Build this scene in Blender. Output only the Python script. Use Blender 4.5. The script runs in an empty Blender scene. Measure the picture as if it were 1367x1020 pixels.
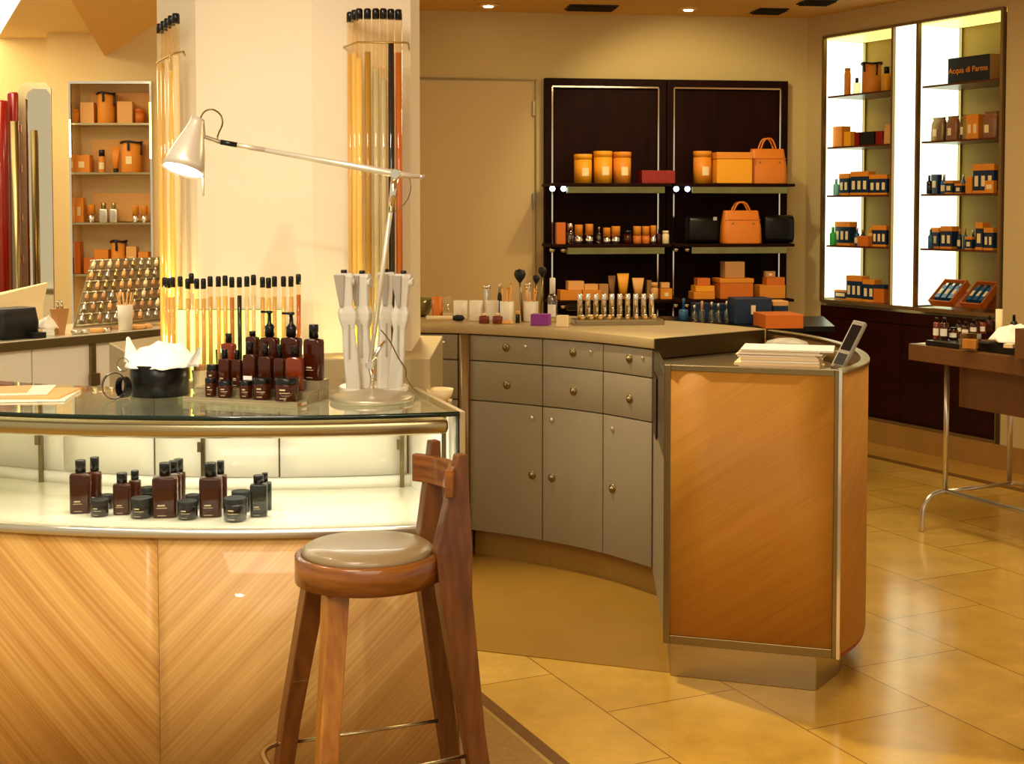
import bpy, math, random
from math import sin, cos, pi, atan, sqrt, radians as R
from mathutils import Vector, Matrix
random.seed(7)
sc = bpy.context.scene
COL = sc.collection
# ------------------------------------------------------------------ camera model
F = 1800.0; CX = 683.5; CY = 361.0; HOR = 280.0; H = 1.56
PIT = atan((CY - HOR) / F); CP, SP = cos(PIT), sin(PIT)
def ray(px, py):
    u = (px - CX) / F; v = (CY - py) / F
    return u, CP + v * SP, -SP + v * CP
def at(px, py, D):
    dx, dy, dz = ray(px, py); t = D / dy
    return Vector((dx * t, D, H + dz * t))
def on(px, py, z):
    dx, dy, dz = ray(px, py); t = (z - H) / dz
    return Vector((dx * t, dy * t, z))
def zat(py, D): return at(CX, py, D).z
cam_d = bpy.data.cameras.new('camera'); cam = bpy.data.objects.new('camera', cam_d); COL.objects.link(cam)
cam.location = (0, 0, H); cam.rotation_euler = (pi / 2 - PIT, 0, 0)
cam_d.lens = F * 36 / 1367; cam_d.sensor_width = 36; cam_d.sensor_fit = 'HORIZONTAL'
cam_d.shift_y = -(510 - CY) / 1367.0; cam_d.clip_start = .05; cam_d.clip_end = 60
sc.camera = cam
sc.view_settings.view_transform = 'Standard'; sc.view_settings.look = 'None'
sc.view_settings.gamma = 1; sc.view_settings.exposure = 0.0; sc.view_settings.use_curve_mapping = False

# ------------------------------------------------------------------ materials
def lin(c):
    if isinstance(c, str):
        c = c.lstrip('#'); c = [int(c[i:i + 2], 16) / 255 for i in (0, 2, 4)]
        c = [x / 12.92 if x <= .04045 else ((x + .055) / 1.055) ** 2.4 for x in c]
    return (c[0], c[1], c[2], 1)
MATS = {}
def newmat(name):
    m = bpy.data.materials.new(name); m.use_nodes = True
    nt = m.node_tree; nt.nodes.clear()
    o = nt.nodes.new('ShaderNodeOutputMaterial'); b = nt.nodes.new('ShaderNodeBsdfPrincipled')
    nt.links.new(b.outputs[0], o.inputs[0]); MATS[name] = m
    return m, nt, b
def mat(name, col, rough=.5, metal=0, var=.08, scale=8, coat=0, emit=None, es=0, stretch=(1, 1, 1), trans=0, spec=.5, bump=0, ior=1.45):
    if name in MATS: return MATS[name]
    m, nt, b = newmat(name); L = nt.links.new
    tc = nt.nodes.new('ShaderNodeTexCoord'); mp = nt.nodes.new('ShaderNodeMapping'); mp.inputs['Scale'].default_value = stretch
    nz = nt.nodes.new('ShaderNodeTexNoise'); nz.inputs['Scale'].default_value = scale; nz.inputs['Detail'].default_value = 4
    L(tc.outputs['Object'], mp.inputs[0]); L(mp.outputs[0], nz.inputs['Vector'])
    mx = nt.nodes.new('ShaderNodeMix'); mx.data_type = 'RGBA'
    c = lin(col)
    mx.inputs[6].default_value = tuple(x * (1 - var) for x in c[:3]) + (1,)
    mx.inputs[7].default_value = tuple(min(1, x * (1 + var)) for x in c[:3]) + (1,)
    L(nz.outputs['Fac'], mx.inputs[0]); L(mx.outputs[2], b.inputs['Base Color'])
    b.inputs['Roughness'].default_value = rough; b.inputs['Metallic'].default_value = metal
    b.inputs['Coat Weight'].default_value = coat; b.inputs['Coat Roughness'].default_value = .06
    b.inputs['Specular IOR Level'].default_value = spec
    b.inputs['Transmission Weight'].default_value = trans; b.inputs['IOR'].default_value = ior
    if emit: b.inputs['Emission Color'].default_value = lin(emit); b.inputs['Emission Strength'].default_value = es
    if bump:
        bp = nt.nodes.new('ShaderNodeBump'); bp.inputs['Strength'].default_value = bump; bp.inputs['Distance'].default_value = .002
        L(nz.outputs['Fac'], bp.inputs['Height']); L(bp.outputs[0], b.inputs['Normal'])
    return m
def thinglass(name, tint='#f4fff8', fac=.10, rough=.02, ior=1.45, gloss='#ffffff'):
    if name in MATS: return MATS[name]
    m = bpy.data.materials.new(name); m.use_nodes = True; nt = m.node_tree; nt.nodes.clear(); L = nt.links.new
    o = nt.nodes.new('ShaderNodeOutputMaterial'); t = nt.nodes.new('ShaderNodeBsdfTransparent'); g = nt.nodes.new('ShaderNodeBsdfGlossy')
    t.inputs[0].default_value = lin(tint); g.inputs[0].default_value = lin(gloss); g.inputs['Roughness'].default_value = rough
    lw = nt.nodes.new('ShaderNodeLayerWeight'); lw.inputs[0].default_value = .5; pw = nt.nodes.new('ShaderNodeMath'); pw.operation = 'POWER'; pw.inputs[1].default_value = 4
    L(lw.outputs['Facing'], pw.inputs[0]); fr = nt.nodes.new('ShaderNodeMath'); fr.operation = 'MULTIPLY'; fr.inputs[1].default_value = .8; L(pw.outputs[0], fr.inputs[0])
    ad = nt.nodes.new('ShaderNodeMath'); ad.operation = 'ADD'; ad.inputs[1].default_value = fac; ad.use_clamp = True
    mx = nt.nodes.new('ShaderNodeMixShader'); L(fr.outputs[0], ad.inputs[0]); L(ad.outputs[0], mx.inputs[0])
    L(t.outputs[0], mx.inputs[1]); L(g.outputs[0], mx.inputs[2]); L(mx.outputs[0], o.inputs[0]); MATS[name] = m
    return m
def wood(name, c1, c2, rot, scale=(1.2, 22, 1), use_uv=False, rough=.4, fine=1.0, coat=.1, spec=.35):
    """procedural veneer: noise stretched along a rotated grain direction"""
    m, nt, b = newmat(name); L = nt.links.new
    tc = nt.nodes.new('ShaderNodeTexCoord')
    m1 = nt.nodes.new('ShaderNodeMapping'); m1.inputs['Rotation'].default_value = rot
    m2 = nt.nodes.new('ShaderNodeMapping'); m2.inputs['Scale'].default_value = scale
    L(tc.outputs['UV' if use_uv else 'Object'], m1.inputs[0]); L(m1.outputs[0], m2.inputs[0])
    n1 = nt.nodes.new('ShaderNodeTexNoise'); n1.inputs['Scale'].default_value = 1; n1.inputs['Detail'].default_value = 2
    L(m2.outputs[0], n1.inputs['Vector'])
    m3 = nt.nodes.new('ShaderNodeMapping'); m3.inputs['Scale'].default_value = tuple(s * k for s, k in zip(scale, (4, 8, 4)))
    L(m1.outputs[0], m3.inputs[0])
    n2 = nt.nodes.new('ShaderNodeTexNoise'); n2.inputs['Scale'].default_value = 1; n2.inputs['Detail'].default_value = 3; L(m3.outputs[0], n2.inputs['Vector'])
    mm = nt.nodes.new('ShaderNodeMath'); mm.operation = 'MULTIPLY_ADD'; mm.inputs[1].default_value = .45 * fine
    L(n2.outputs['Fac'], mm.inputs[0])
    m4 = nt.nodes.new('ShaderNodeMath'); m4.operation = 'MULTIPLY'; m4.inputs[1].default_value = 1 - .45 * fine
    L(n1.outputs['Fac'], m4.inputs[0]); L(m4.outputs[0], mm.inputs[2])
    rp = nt.nodes.new('ShaderNodeValToRGB'); rp.color_ramp.elements[0].position = .34; rp.color_ramp.elements[1].position = .66
    rp.color_ramp.elements[0].color = lin(c1); rp.color_ramp.elements[1].color = lin(c2)
    L(mm.outputs[0], rp.inputs[0]); L(rp.outputs[0], b.inputs['Base Color'])
    b.inputs['Roughness'].default_value = rough; b.inputs['Coat Weight'].default_value = coat; b.inputs['Specular IOR Level'].default_value = spec
    return m
UANG = math.atan2(-.907, .42)
def stone_floor():
    m, nt, b = newmat('stone_floor'); L = nt.links.new
    tc = nt.nodes.new('ShaderNodeTexCoord'); mp = nt.nodes.new('ShaderNodeMapping')
    mp.inputs['Rotation'].default_value = (0, 0, -UANG); L(tc.outputs['Object'], mp.inputs[0])
    mp.inputs['Location'].default_value = (.2, -2.0 + .475 * 8, 0)
    br = nt.nodes.new('ShaderNodeTexBrick'); br.offset = .5
    br.inputs['Color1'].default_value = lin('#d9b25c'); br.inputs['Color2'].default_value = lin('#cda243'); br.inputs['Mortar'].default_value = lin('#8a5f1e')
    br.inputs['Scale'].default_value = 1; br.inputs['Mortar Size'].default_value = .0025; br.inputs['Brick Width'].default_value = .76; br.inputs['Row Height'].default_value = .475
    L(mp.outputs[0], br.inputs['Vector'])
    nz = nt.nodes.new('ShaderNodeTexNoise'); nz.inputs['Scale'].default_value = 3.5; nz.inputs['Detail'].default_value = 8; nz.inputs['Roughness'].default_value = .7
    L(tc.outputs['Object'], nz.inputs['Vector'])
    rp = nt.nodes.new('ShaderNodeValToRGB'); rp.color_ramp.elements[0].position = .3; rp.color_ramp.elements[1].position = .7
    rp.color_ramp.elements[0].color = (.74, .72, .66, 1); rp.color_ramp.elements[1].color = (1.1, 1.1, 1.12, 1)
    L(nz.outputs['Fac'], rp.inputs[0])
    mx = nt.nodes.new('ShaderNodeMix'); mx.data_type = 'RGBA'; mx.blend_type = 'MULTIPLY'; mx.inputs[0].default_value = 1
    L(br.outputs['Color'], mx.inputs[6]); L(rp.outputs[0], mx.inputs[7]); L(mx.outputs[2], b.inputs['Base Color'])
    b.inputs['Roughness'].default_value = .16; b.inputs['Specular IOR Level'].default_value = .6
    n2 = nt.nodes.new('ShaderNodeTexNoise'); n2.inputs['Scale'].default_value = 2.2; n2.inputs['Detail'].default_value = 3; L(tc.outputs['Object'], n2.inputs['Vector'])
    bp = nt.nodes.new('ShaderNodeBump'); bp.inputs['Strength'].default_value = .06; bp.inputs['Distance'].default_value = .02
    L(n2.outputs['Fac'], bp.inputs['Height']); L(bp.outputs[0], b.inputs['Normal'])
    return m
M = {}
M['floor'] = stone_floor()
M['floor_band'] = mat('stone_band', '#b98a3c', .25, scale=5, var=.12)
M['floor_dark'] = mat('stone_dark', '#6f4a1c', .25, scale=14, var=.25)
M['floor_mosaic'] = mat('stone_mosaic', '#8f6a2c', .35, scale=60, var=.45)
M['floor_mat'] = mat('olive_stone', '#97702c', .3, scale=4, var=.14)
M['skirt'] = mat('stone_skirting', '#a07538', .35, scale=5, var=.15)
M['wall'] = mat('ochre_wall', '#cfb67c', .75, scale=1.5, var=.03)
M['nicheback'] = mat('olive_niche_back', '#94772c', .7, scale=2, var=.05)
M['wall_r'] = mat('ochre_wall_right', '#c8b07c', .75, scale=1.5, var=.03)
M['wall_l'] = mat('cream_wall', '#e8cb92', .75, scale=1.5, var=.03)
M['door'] = mat('cream_door', '#cdb27c', .6, scale=1.5, var=.02)
M['ceil'] = mat('ceiling_paint', '#dcae5c', .8, scale=1.5, var=.03)
M['column'] = mat('column_plaster', '#ecdfc4', .7, scale=2, var=.015)
M['column2'] = mat('column_plaster_side', '#e6d9c2', .7, scale=2, var=.015)
M['plinth'] = mat('beige_plinth', '#a9946a', .5, scale=3, var=.05)
M['grey'] = mat('grey_lacquer', '#8b8069', .45, scale=30, var=.04)
M['greyedge'] = mat('bronze_metal', '#8a6f48', .35, metal=.6, scale=20)
M['steel_wt'] = mat('worktop_metal', '#b39c70', .42, metal=.35, scale=5, var=.05)
M['housing'] = mat('smoked_mirror', '#857b4c', .12, metal=1, scale=12, var=.3)
M['tube_lit'] = mat('yellow_tube', '#fff6a0', .4, emit='#fff27a', es=7, var=0)
M['lampbody'] = mat('lamp_satin', '#dcd3bf', .32, metal=.45, var=.02)
M['lampbase'] = mat('lamp_base_satin', '#b3a88e', .3, metal=.5, var=.02)
M['shelfred'] = mat('red_brown_shelf', '#5a2a14', .3, var=.06)
M['olive_dk'] = mat('dark_olive_metal', '#4d3f22', .3, metal=.7, scale=5)
M['steel'] = mat('brushed_steel', '#b5a57e', .28, metal=1, scale=6, stretch=(1, 1, 30), var=.12)
M['steel_dk'] = mat('dark_brushed_steel', '#8b7a55', .3, metal=1, scale=6, stretch=(1, 1, 30), var=.12)
M['chrome'] = mat('polished_chrome', '#e9e4d8', .1, metal=1, var=.02)
M['silver'] = mat('satin_silver', '#cfc8b8', .3, metal=.9, var=.03)
M['brass'] = mat('dull_brass', '#b99a5a', .35, metal=.8)
M['white'] = mat('white_laminate', '#efe9dc', .35, scale=4, var=.02)
M['deck'] = mat('white_back_painted_glass', '#f1ead2', .06, var=.01, coat=.5)
M['offwhite'] = mat('offwhite_plastic', '#e8dfcc', .4, var=.02)
M['cream'] = mat('cream_paper', '#f0d9a8', .8, var=.04)
M['paper'] = mat('white_paper', '#f4ead8', .85, var=.03)
M['tissue'] = mat('white_tissue', '#fffaf0', .9, var=.02)
M['greyplastic'] = mat('pale_grey_plastic', '#cfc9bc', .35, var=.02)
M['greyplastic2'] = mat('mid_grey_plastic', '#a39c90', .4, var=.02)
M['black'] = mat('black_plastic', '#0c0b0a', .25, var=.1)
M['blackmat'] = mat('matt_black_card', '#100f0e', .55, var=.2)
M['blackgloss'] = mat('gloss_black_board', '#0c0908', .3, var=.1, spec=.3)
M['amber'] = mat('amber_glass', '#3c1505', .08, var=.15, coat=.1, spec=.4)
M['amber2'] = mat('light_amber_glass', '#74280a', .08, var=.15, coat=.2)
M['darkjar'] = mat('dark_glass_jar', '#16110d', .1, var=.1, coat=.4)
M['darkgreen'] = mat('dark_green_bottle', '#141c18', .1, var=.1, coat=.4)
M['print'] = mat('pale_print', '#c7b48e', .6)
M['orange'] = mat('orange_card', '#e08a22', .55, var=.06)
M['orange2'] = mat('deep_orange_card', '#cf6c1a', .5, var=.06)
M['yellow'] = mat('yellow_orange_card', '#eda01c', .5, var=.05)
M['peach'] = mat('peach_card', '#e4a860', .6, var=.04)
M['tan'] = mat('tan_card', '#b98550', .6, var=.05)
M['brownbag'] = mat('brown_gift_wrap', '#8a5c3a', .3, var=.2, scale=30)
M['leather'] = mat('tan_orange_leather', '#d8781e', .45, var=.08, scale=30)
M['red'] = mat('red_lacquer', '#7a0d08', .22, var=.08, coat=.3)
M['redbox'] = mat('red_patterned_card', '#8c1a10', .45, var=.6, scale=60)
M['navy'] = mat('navy_card', '#152c48', .4, var=.08)
M['blueglass'] = mat('blue_glass', '#2c5c88', .1, var=.08, coat=.3)
M['cyan'] = mat('pale_blue_bottle', '#6fc6c0', .15, var=.05)
M['green'] = mat('green_bottle', '#2fae4c', .15, var=.05)
M['purple'] = mat('purple_card', '#8c2f9a', .5, var=.03)
M['mahogany'] = wood('dark_mahogany', '#160503', '#260a04', (0, 0, 0), (10, 10, 1.2), rough=.6, coat=0, spec=.08)
M['mahog2'] = wood('red_mahogany', '#1c0503', '#320b06', (0, 0, 0), (1.5, 1.5, 14), rough=.35, coat=0, spec=.2)
M['veneerL'] = wood('pale_veneer_left', '#b57a32', '#e4b566', (0, 0, R(46)), (.35, 15, 1), True, .42)
M['veneerR'] = wood('pale_veneer_right', '#b98440', '#e0b56e', (0, 0, R(-46)), (.35, 15, 1), True, .42)
M['veneerO'] = wood('orange_veneer', '#ae721c', '#bf852c', (0, 0, R(-35)), (.8, 26, 1), True, .6, coat=0)
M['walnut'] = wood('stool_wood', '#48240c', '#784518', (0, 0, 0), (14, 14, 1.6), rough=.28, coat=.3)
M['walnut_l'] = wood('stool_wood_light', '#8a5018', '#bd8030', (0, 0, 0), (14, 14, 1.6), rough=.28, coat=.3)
M['walnut_h'] = wood('stool_ring_wood', '#5e3010', '#92581e', (0, 0, 0), (2, 2, 26), rough=.25, coat=.3)
M['seat'] = mat('taupe_leather', '#8a7450', .32, var=.04, coat=.15)
M['tablewood'] = mat('bronze_table_board', '#6b4520', .35, var=.08, stretch=(1, 1, 20))
M['glass'] = thinglass('clear_glass', '#fdfffd', .004)
M['topglass'] = thinglass('counter_glass', '#f2f5ee', .12)
M['glassedge'] = mat('green_glass_edge', '#10231a', .1)
M['tubeglass'] = thinglass('tube_glass', '#fff7e6', .05)
M['bottleglass'] = thinglass('bottle_glass', '#f0e6cf', .12)
M['acrylic'] = mat('clear_acrylic', '#97896a', .12, var=.06, coat=.4, metal=.3)
M['lit'] = mat('luminous_panel', '#fffbe0', .4, emit='#f0ffdc', es=1.4, var=.01)
M['lit_y'] = mat('luminous_yellow_panel', '#fff6a0', .4, emit='#f8f48c', es=.9, var=.01)
M['litwall'] = mat('light_panel', '#fff6c0', .4, emit='#fff2c0', es=4, var=.01)
M['sheet_glow'] = mat('frosted_glass_glow', '#f4f7a8', .5, emit='#d2ff74', es=1.4, var=.01)
M['bulb'] = mat('bulb_glow', '#ffffff', .4, emit='#fff4e0', es=12, var=0)
M['led'] = mat('led_glow', '#ffffff', .4, emit='#cfe4ff', es=6, var=0)
M['mirror'] = mat('mirror', '#e4dcc6', .04, metal=1, var=.01)

# ------------------------------------------------------------------ mesh builder
class MB:
    def __init__(s): s.v = []; s.f = []; s.m = []; s.sm = []; s.uv = {}
    def add(s, vs, fs, mi=0, smooth=False):
        o = len(s.v); s.v += [tuple(v) for v in vs]
        for f in fs: s.f.append([i + o for i in f]); s.m.append(mi); s.sm.append(smooth)
        return s
    def box(s, c, d, rz=0, mi=0, rx=0, ry=0):
        """c = centre, d = full sizes"""
        q = Matrix.Rotation(rz, 3, 'Z') @ Matrix.Rotation(ry, 3, 'Y') @ Matrix.Rotation(rx, 3, 'X')
        vs = [Vector(c) + q @ Vector((x * d[0] / 2, y * d[1] / 2, z * d[2] / 2)) for z in (-1, 1) for y in (-1, 1) for x in (-1, 1)]
        return s.add(vs, [(0, 2, 3, 1), (4, 5, 7, 6), (0, 1, 5, 4), (1, 3, 7, 5), (3, 2, 6, 7), (2, 0, 4, 6)], mi)
    def boxb(s, x, y, z0, w, d, h, rz=0, mi=0): return s.box((x, y, z0 + h / 2), (w, d, h), rz, mi)
    def prism(s, poly, z0, z1, mi=0, smooth=False):
        n = len(poly); a = sum(poly[i][0] * poly[(i + 1) % n][1] - poly[(i + 1) % n][0] * poly[i][1] for i in range(n))
        if a < 0: poly = poly[::-1]
        vs = [(p[0], p[1], z0) for p in poly] + [(p[0], p[1], z1) for p in poly]
        o = len(s.v); s.v += vs
        for f, sf in [(list(range(n))[::-1], False), (list(range(n, 2 * n)), False)] + [([i, (i + 1) % n, n + (i + 1) % n, n + i], smooth) for i in range(n)]:
            s.f.append([i + o for i in f]); s.m.append(mi); s.sm.append(sf)
        return s
    def lathe(s, prof, c=(0, 0, 0), n=24, mi=0, smooth=True, q=None, sx=1, sy=1, rz=0):
        """prof = [(r, z)...] bottom to top; closed by caps when r > 0 at the ends"""
        c = Vector(c); vs = []; fs = []
        q = q or Matrix.Identity(3)
        for r, z in prof:
            for k in range(n):
                a = 2 * pi * k / n + rz; vs.append(c + q @ Vector((r * cos(a) * sx, r * sin(a) * sy, z)))
        for j in range(len(prof) - 1):
            for k in range(n):
                k2 = (k + 1) % n; fs.append((j * n + k, j * n + k2, (j + 1) * n + k2, (j + 1) * n + k))
        s.add(vs, fs, mi, smooth)
        o = len(s.v) - len(vs)
        for j, rev in ((0, True), (len(prof) - 1, False)):
            if prof[j][0] > 1e-6:
                f = [o + j * n + k for k in range(n)]
                s.f.append(f[::-1] if rev else f); s.m.append(mi); s.sm.append(False)
        return s
    def tube(s, pts, r, n=10, mi=0, smooth=True, flat=1, closed=False, up=None):
        pts = [Vector(p) for p in pts]; vs = []; fs = []
        rr = r if isinstance(r, (list, tuple)) else [r] * len(pts)
        pu = None
        for i, p in enumerate(pts):
            if closed: t = pts[(i + 1) % len(pts)] - pts[i - 1]
            else: t = pts[min(i + 1, len(pts) - 1)] - pts[max(i - 1, 0)]
            t.normalize()
            if pu is None:
                u = Vector(up) if up else (Vector((0, 0, 1)) if abs(t.z) < .9 else Vector((1, 0, 0)))
            else: u = pu
            u = (u - t * u.dot(t)); u.normalize(); pu = u; w = t.cross(u)
            for k in range(n):
                a = 2 * pi * k / n; vs.append(p + (w * cos(a) + u * sin(a) * flat) * rr[i])
        m = len(pts)
        for i in range(m if closed else m - 1):
            for k in range(n):
                k2 = (k + 1) % n; j = (i + 1) % m
                fs.append((i * n + k, i * n + k2, j * n + k2, j * n + k))
        s.add(vs, fs, mi, smooth)
        if not closed:
            o = len(s.v) - len(vs)
            s.f.append([o + k for k in range(n)][::-1]); s.m.append(mi); s.sm.append(False)
            s.f.append([o + (m - 1) * n + k for k in range(n)]); s.m.append(mi); s.sm.append(False)
        return s
    def loft(s, secs, mi=0, smooth=False, caps=True):
        """secs = list of equal-length point rings"""
        n = len(secs[0]); vs = [p for q in secs for p in q]; fs = []
        for j in range(len(secs) - 1):
            for k in range(n):
                k2 = (k + 1) % n; fs.append((j * n + k, j * n + k2, (j + 1) * n + k2, (j + 1) * n + k))
        s.add(vs, fs, mi, smooth)
        if caps:
            o = len(s.v) - len(vs)
            s.f.append([o + k for k in range(n)][::-1]); s.m.append(mi); s.sm.append(False)
            s.f.append([o + (len(secs) - 1) * n + k for k in range(n)]); s.m.append(mi); s.sm.append(False)
        return s
    def strip(s, A, B, z0, z1, mi=0, smooth=True, uvs=True):
        """closed slab between plan polylines A (outer) and B (inner), heights z0..z1; uv = (run along A, z)"""
        n = len(A); o = len(s.v); run = [0]
        for i in range(1, n): run.append(run[-1] + (Vector(A[i][:2]) - Vector(A[i - 1][:2])).length)
        for P, z in ((A, z0), (A, z1), (B, z1), (B, z0)):
            s.v += [(p[0], p[1], z) for p in P]
        for i in range(n - 1):
            for a in range(4):
                b = (a + 1) % 4
                f = [o + a * n + i, o + b * n + i, o + b * n + i + 1, o + a * n + i + 1]
                s.f.append(f[::-1]); s.m.append(mi); s.sm.append(smooth and a in (0, 2))
                if uvs and a in (0, 2):
                    zz = {0: z0, 1: z1, 2: z1, 3: z0}
                    s.uv[len(s.f) - 1] = [(run[i], zz[a]), (run[i], zz[b]), (run[i + 1], zz[b]), (run[i + 1], zz[a])][::-1]
        for i, rev in ((0, False), (n - 1, True)):
            f = [o + a * n + i for a in range(4)]
            s.f.append(f[::-1] if rev else f); s.m.append(mi); s.sm.append(False)
            if uvs: s.uv[len(s.f) - 1] = ([(0, z0), (0, z1), (.02, z1), (.02, z0)][::-1] if rev else [(0, z0), (0, z1), (.02, z1), (.02, z0)])
        return s
    def mesh(s, name, mats):
        me = bpy.data.meshes.new(name); me.from_pydata(s.v, [], s.f); me.update()
        for m in (mats if isinstance(mats, (list, tuple)) else [mats]): me.materials.append(M[m] if isinstance(m, str) else m)
        for i, p in enumerate(me.polygons): p.material_index = s.m[i]; p.use_smooth = s.sm[i]
        if s.uv:
            ul = me.uv_layers.new(name='UVMap')
            for i, c in s.uv.items():
                for li, uvc in zip(me.polygons[i].loop_indices, c): ul.data[li].uv = uvc
        return me
    def build(s, name, mats, parent=None, loc=None, rz=0, world=False, bevel=0, seg=2, kind=None):
        ob = bpy.data.objects.new(name, s.mesh(name, mats)); COL.objects.link(ob)
        if loc is not None: ob.location = loc
        ob.rotation_euler.z = rz
        if parent is not None:
            ob.parent = parent
            if world:
                ob.matrix_parent_inverse = Matrix.Identity(4)
                inv = (Matrix.Translation(parent_world(parent)[0]) @ Matrix.Rotation(parent_world(parent)[1], 4, 'Z')).inverted()
                ob.data.transform(inv)
        if bevel:
            b = ob.modifiers.new('bevel', 'BEVEL'); b.width = bevel; b.segments = seg; b.limit_method = 'ANGLE'; b.angle_limit = R(40)
        if kind: ob['kind'] = kind
        return ob
def parent_world(p):
    loc = Vector((0, 0, 0)); r = 0
    while p is not None:
        loc = p.location + Matrix.Rotation(p.rotation_euler.z, 3, 'Z') @ loc; r += p.rotation_euler.z; p = p.parent
    return loc, r
def thing(name, label, cat, loc=(0, 0, 0), rz=0, group=None):
    o = bpy.data.objects.new(name, None); COL.objects.link(o); o.location = loc; o.rotation_euler = (0, 0, rz)
    o.empty_display_size = .05
    o['label'] = label; o['category'] = cat
    if group: o['group'] = group
    return o
def tag(o, label, cat, group=None, kind=None):
    o['label'] = label; o['category'] = cat
    if group: o['group'] = group
    if kind: o['kind'] = kind
    return o
def struct(o): o['kind'] = 'structure'; return o
def dup(o, loc, rz=None):
    c = o.copy(); COL.objects.link(c); c.location = loc
    if rz is not None: c.rotation_euler.z = rz
    for ch in o.children:
        d = ch.copy(); COL.objects.link(d); d.parent = c
        for g in ch.children:
            e = g.copy(); COL.objects.link(e); e.parent = d
    return c
def catmull(P, n=8):
    P = [Vector(p) for p in P]; out = []
    Q = [P[0] * 2 - P[1]] + P + [P[-1] * 2 - P[-2]]
    for i in range(1, len(Q) - 2):
        for k in range(n):
            t = k / n; a, b, c, d = Q[i - 1], Q[i], Q[i + 1], Q[i + 2]
            out.append(.5 * ((2 * b) + (c - a) * t + (2 * a - 5 * b + 4 * c - d) * t * t + (3 * b - a - 3 * c + d) * t ** 3))
    out.append(P[-1]); return out
def offset(P, d):
    """shift a plan polyline sideways (left of travel for d > 0)"""
    out = []
    for i, p in enumerate(P):
        a = Vector(P[max(i - 1, 0)][:2]); b = Vector(P[min(i + 1, len(P) - 1)][:2]); t = (b - a).normalized()
        out.append(Vector((p[0] - t.y * d, p[1] + t.x * d)))
    return out
def rrect(w, d, r, n=4):
    P = []
    for cx, cy, a0 in ((w / 2 - r, d / 2 - r, 0), (-w / 2 + r, d / 2 - r, 90), (-w / 2 + r, -d / 2 + r, 180), (w / 2 - r, -d / 2 + r, 270)):
        for k in range(n + 1):
            a = R(a0 + 90 * k / n); P.append((cx + r * cos(a), cy + r * sin(a)))
    return P
def ring(P, z, s=1): return [(p[0] * s, p[1] * s, z) for p in P]

# ================================================================== SETTING
WU = Vector((.4803, -.8771)); WN = Vector((.8771, .4803))          # right wall: direction towards the camera, direction into the wall
W0 = Vector((2.168, 9.44))
def wall_s(px, t=0):                                               # distance along the right wall for a pixel column
    k = (px - CX) / F / CP
    k = (px - CX) / F
    # X = k*Y  ->  (W0 + WU s + WN t)
    return (k * (W0.y + WN.y * t) - W0.x - WN.x * t) / (WU.x - k * WU.y)
def W(s, t=0): return W0 + WU * s + WN * t
corner = W(-.17)
backA = Vector((-.69, 9.2)); bdir = (corner - backA).normalized(); bnorm = Vector((-bdir.y, bdir.x))
def back_s(px, t=0):                                                # along the back wall, t = towards the room
    k = (px - CX) / F; P = backA - bnorm * t
    return (k * P.y - P.x) / (bdir.x - k * bdir.y)
def B(s, t=0): return backA + bdir * s - bnorm * t
BANG = math.atan2(bdir.y, bdir.x)
CEIL = 2.91
b = MB(); b.add([(-6, -2.5, 0), (5, -2.5, 0), (5, 10.5, 0), (-6, 10.5, 0)], [(0, 1, 2, 3)]); struct(b.build('floor', 'floor'))
b = MB(); b.add([(-1.2, 3.4, CEIL), (6, -2.5, CEIL), (6, 10.5, CEIL), (-1.2, 10.5, CEIL), (-1.2, -2.5, CEIL)], [(0, 3, 2, 1, 4)]); struct(b.build('ceiling', 'ceil'))
# back wall with the cream door leaf
b = MB(); p0, p1 = B(-.9), B((corner - backA).length + .05)
b.prism([p0, p1, p1 + bnorm * .1, p0 + bnorm * .1], 0, CEIL); struct(b.build('wall_back', 'wall'))
b = MB(); s0, s1 = back_s(552) - .6, back_s(711)
for a0, a1, z0, z1 in ((s0, s1, 0, 2.44),):
    q = [B(a0, .012), B(a1, .012), B(a1, -.001), B(a0, -.001)]; b.prism(q, z0, z1)
dr = struct(b.build('door_1', 'door', bevel=.004))
b = MB(); q = [B(s0, .018), B(s1 + .025, .018), B(s1 + .025, 0), B(s0, 0)]; b.prism(q, 2.45, 2.458)
q = [B(s1 + .018, .018), B(s1 + .025, .018), B(s1 + .025, 0), B(s1 + .018, 0)]; b.prism(q, 0, 2.458); b.build('door_frame', 'greyedge', dr)
for zc in (zat(145, 9.3), zat(268, 9.3)):
    b = MB(); c = B(s1 + .004, .022); b.boxb(c.x, c.y, zc - .05, .018, .02, .10, BANG); b.build('hinge', 'steel_dk', dr)
# ceiling fittings
def ceil_at(px, py, z=CEIL): return on(px, py, z)
for i, (x0, x1, y, lab) in enumerate(((757, 822, 9.5, 'long dark ceiling slot vent left of centre above the back wall'), (1007, 1047, 14, 'dark ceiling vent left of the two near the right corner'), (1070, 1112, 2, 'dark ceiling vent rightmost, nearest the lit niches'))):
    p = ceil_at((x0 + x1) / 2, y); w = (x1 - x0) * p.y / F
    t = thing('ceiling_vent', lab, 'vent', (p.x, p.y, CEIL), BANG)
    MB().box((0, 0, -.004), (w, .22, .008)).build('frame', 'blackmat', t)
    m_ = MB()
    for k in range(5): m_.box((0, -.08 + k * .04, -.012), (w * .94, .012, .01), rx=.5)
    m_.build('louvre', 'black', t)
for px, py, lab in ((652, 6, 'small recessed spotlight left in the ceiling before the back wall'), (919, 11, 'small recessed spotlight between two dark ceiling vents')):
    p = ceil_at(px, py)
    t = thing('ceiling_spotlight', lab, 'ceiling light', (p.x, p.y, CEIL))
    MB().lathe([(.07, -.012), (.075, 0)], n=24).build('trim_ring', 'ceil', t)
    MB().lathe([(.028, -.018), (.032, -.0125)], n=16).build('lamp', 'bulb', t)
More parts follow.
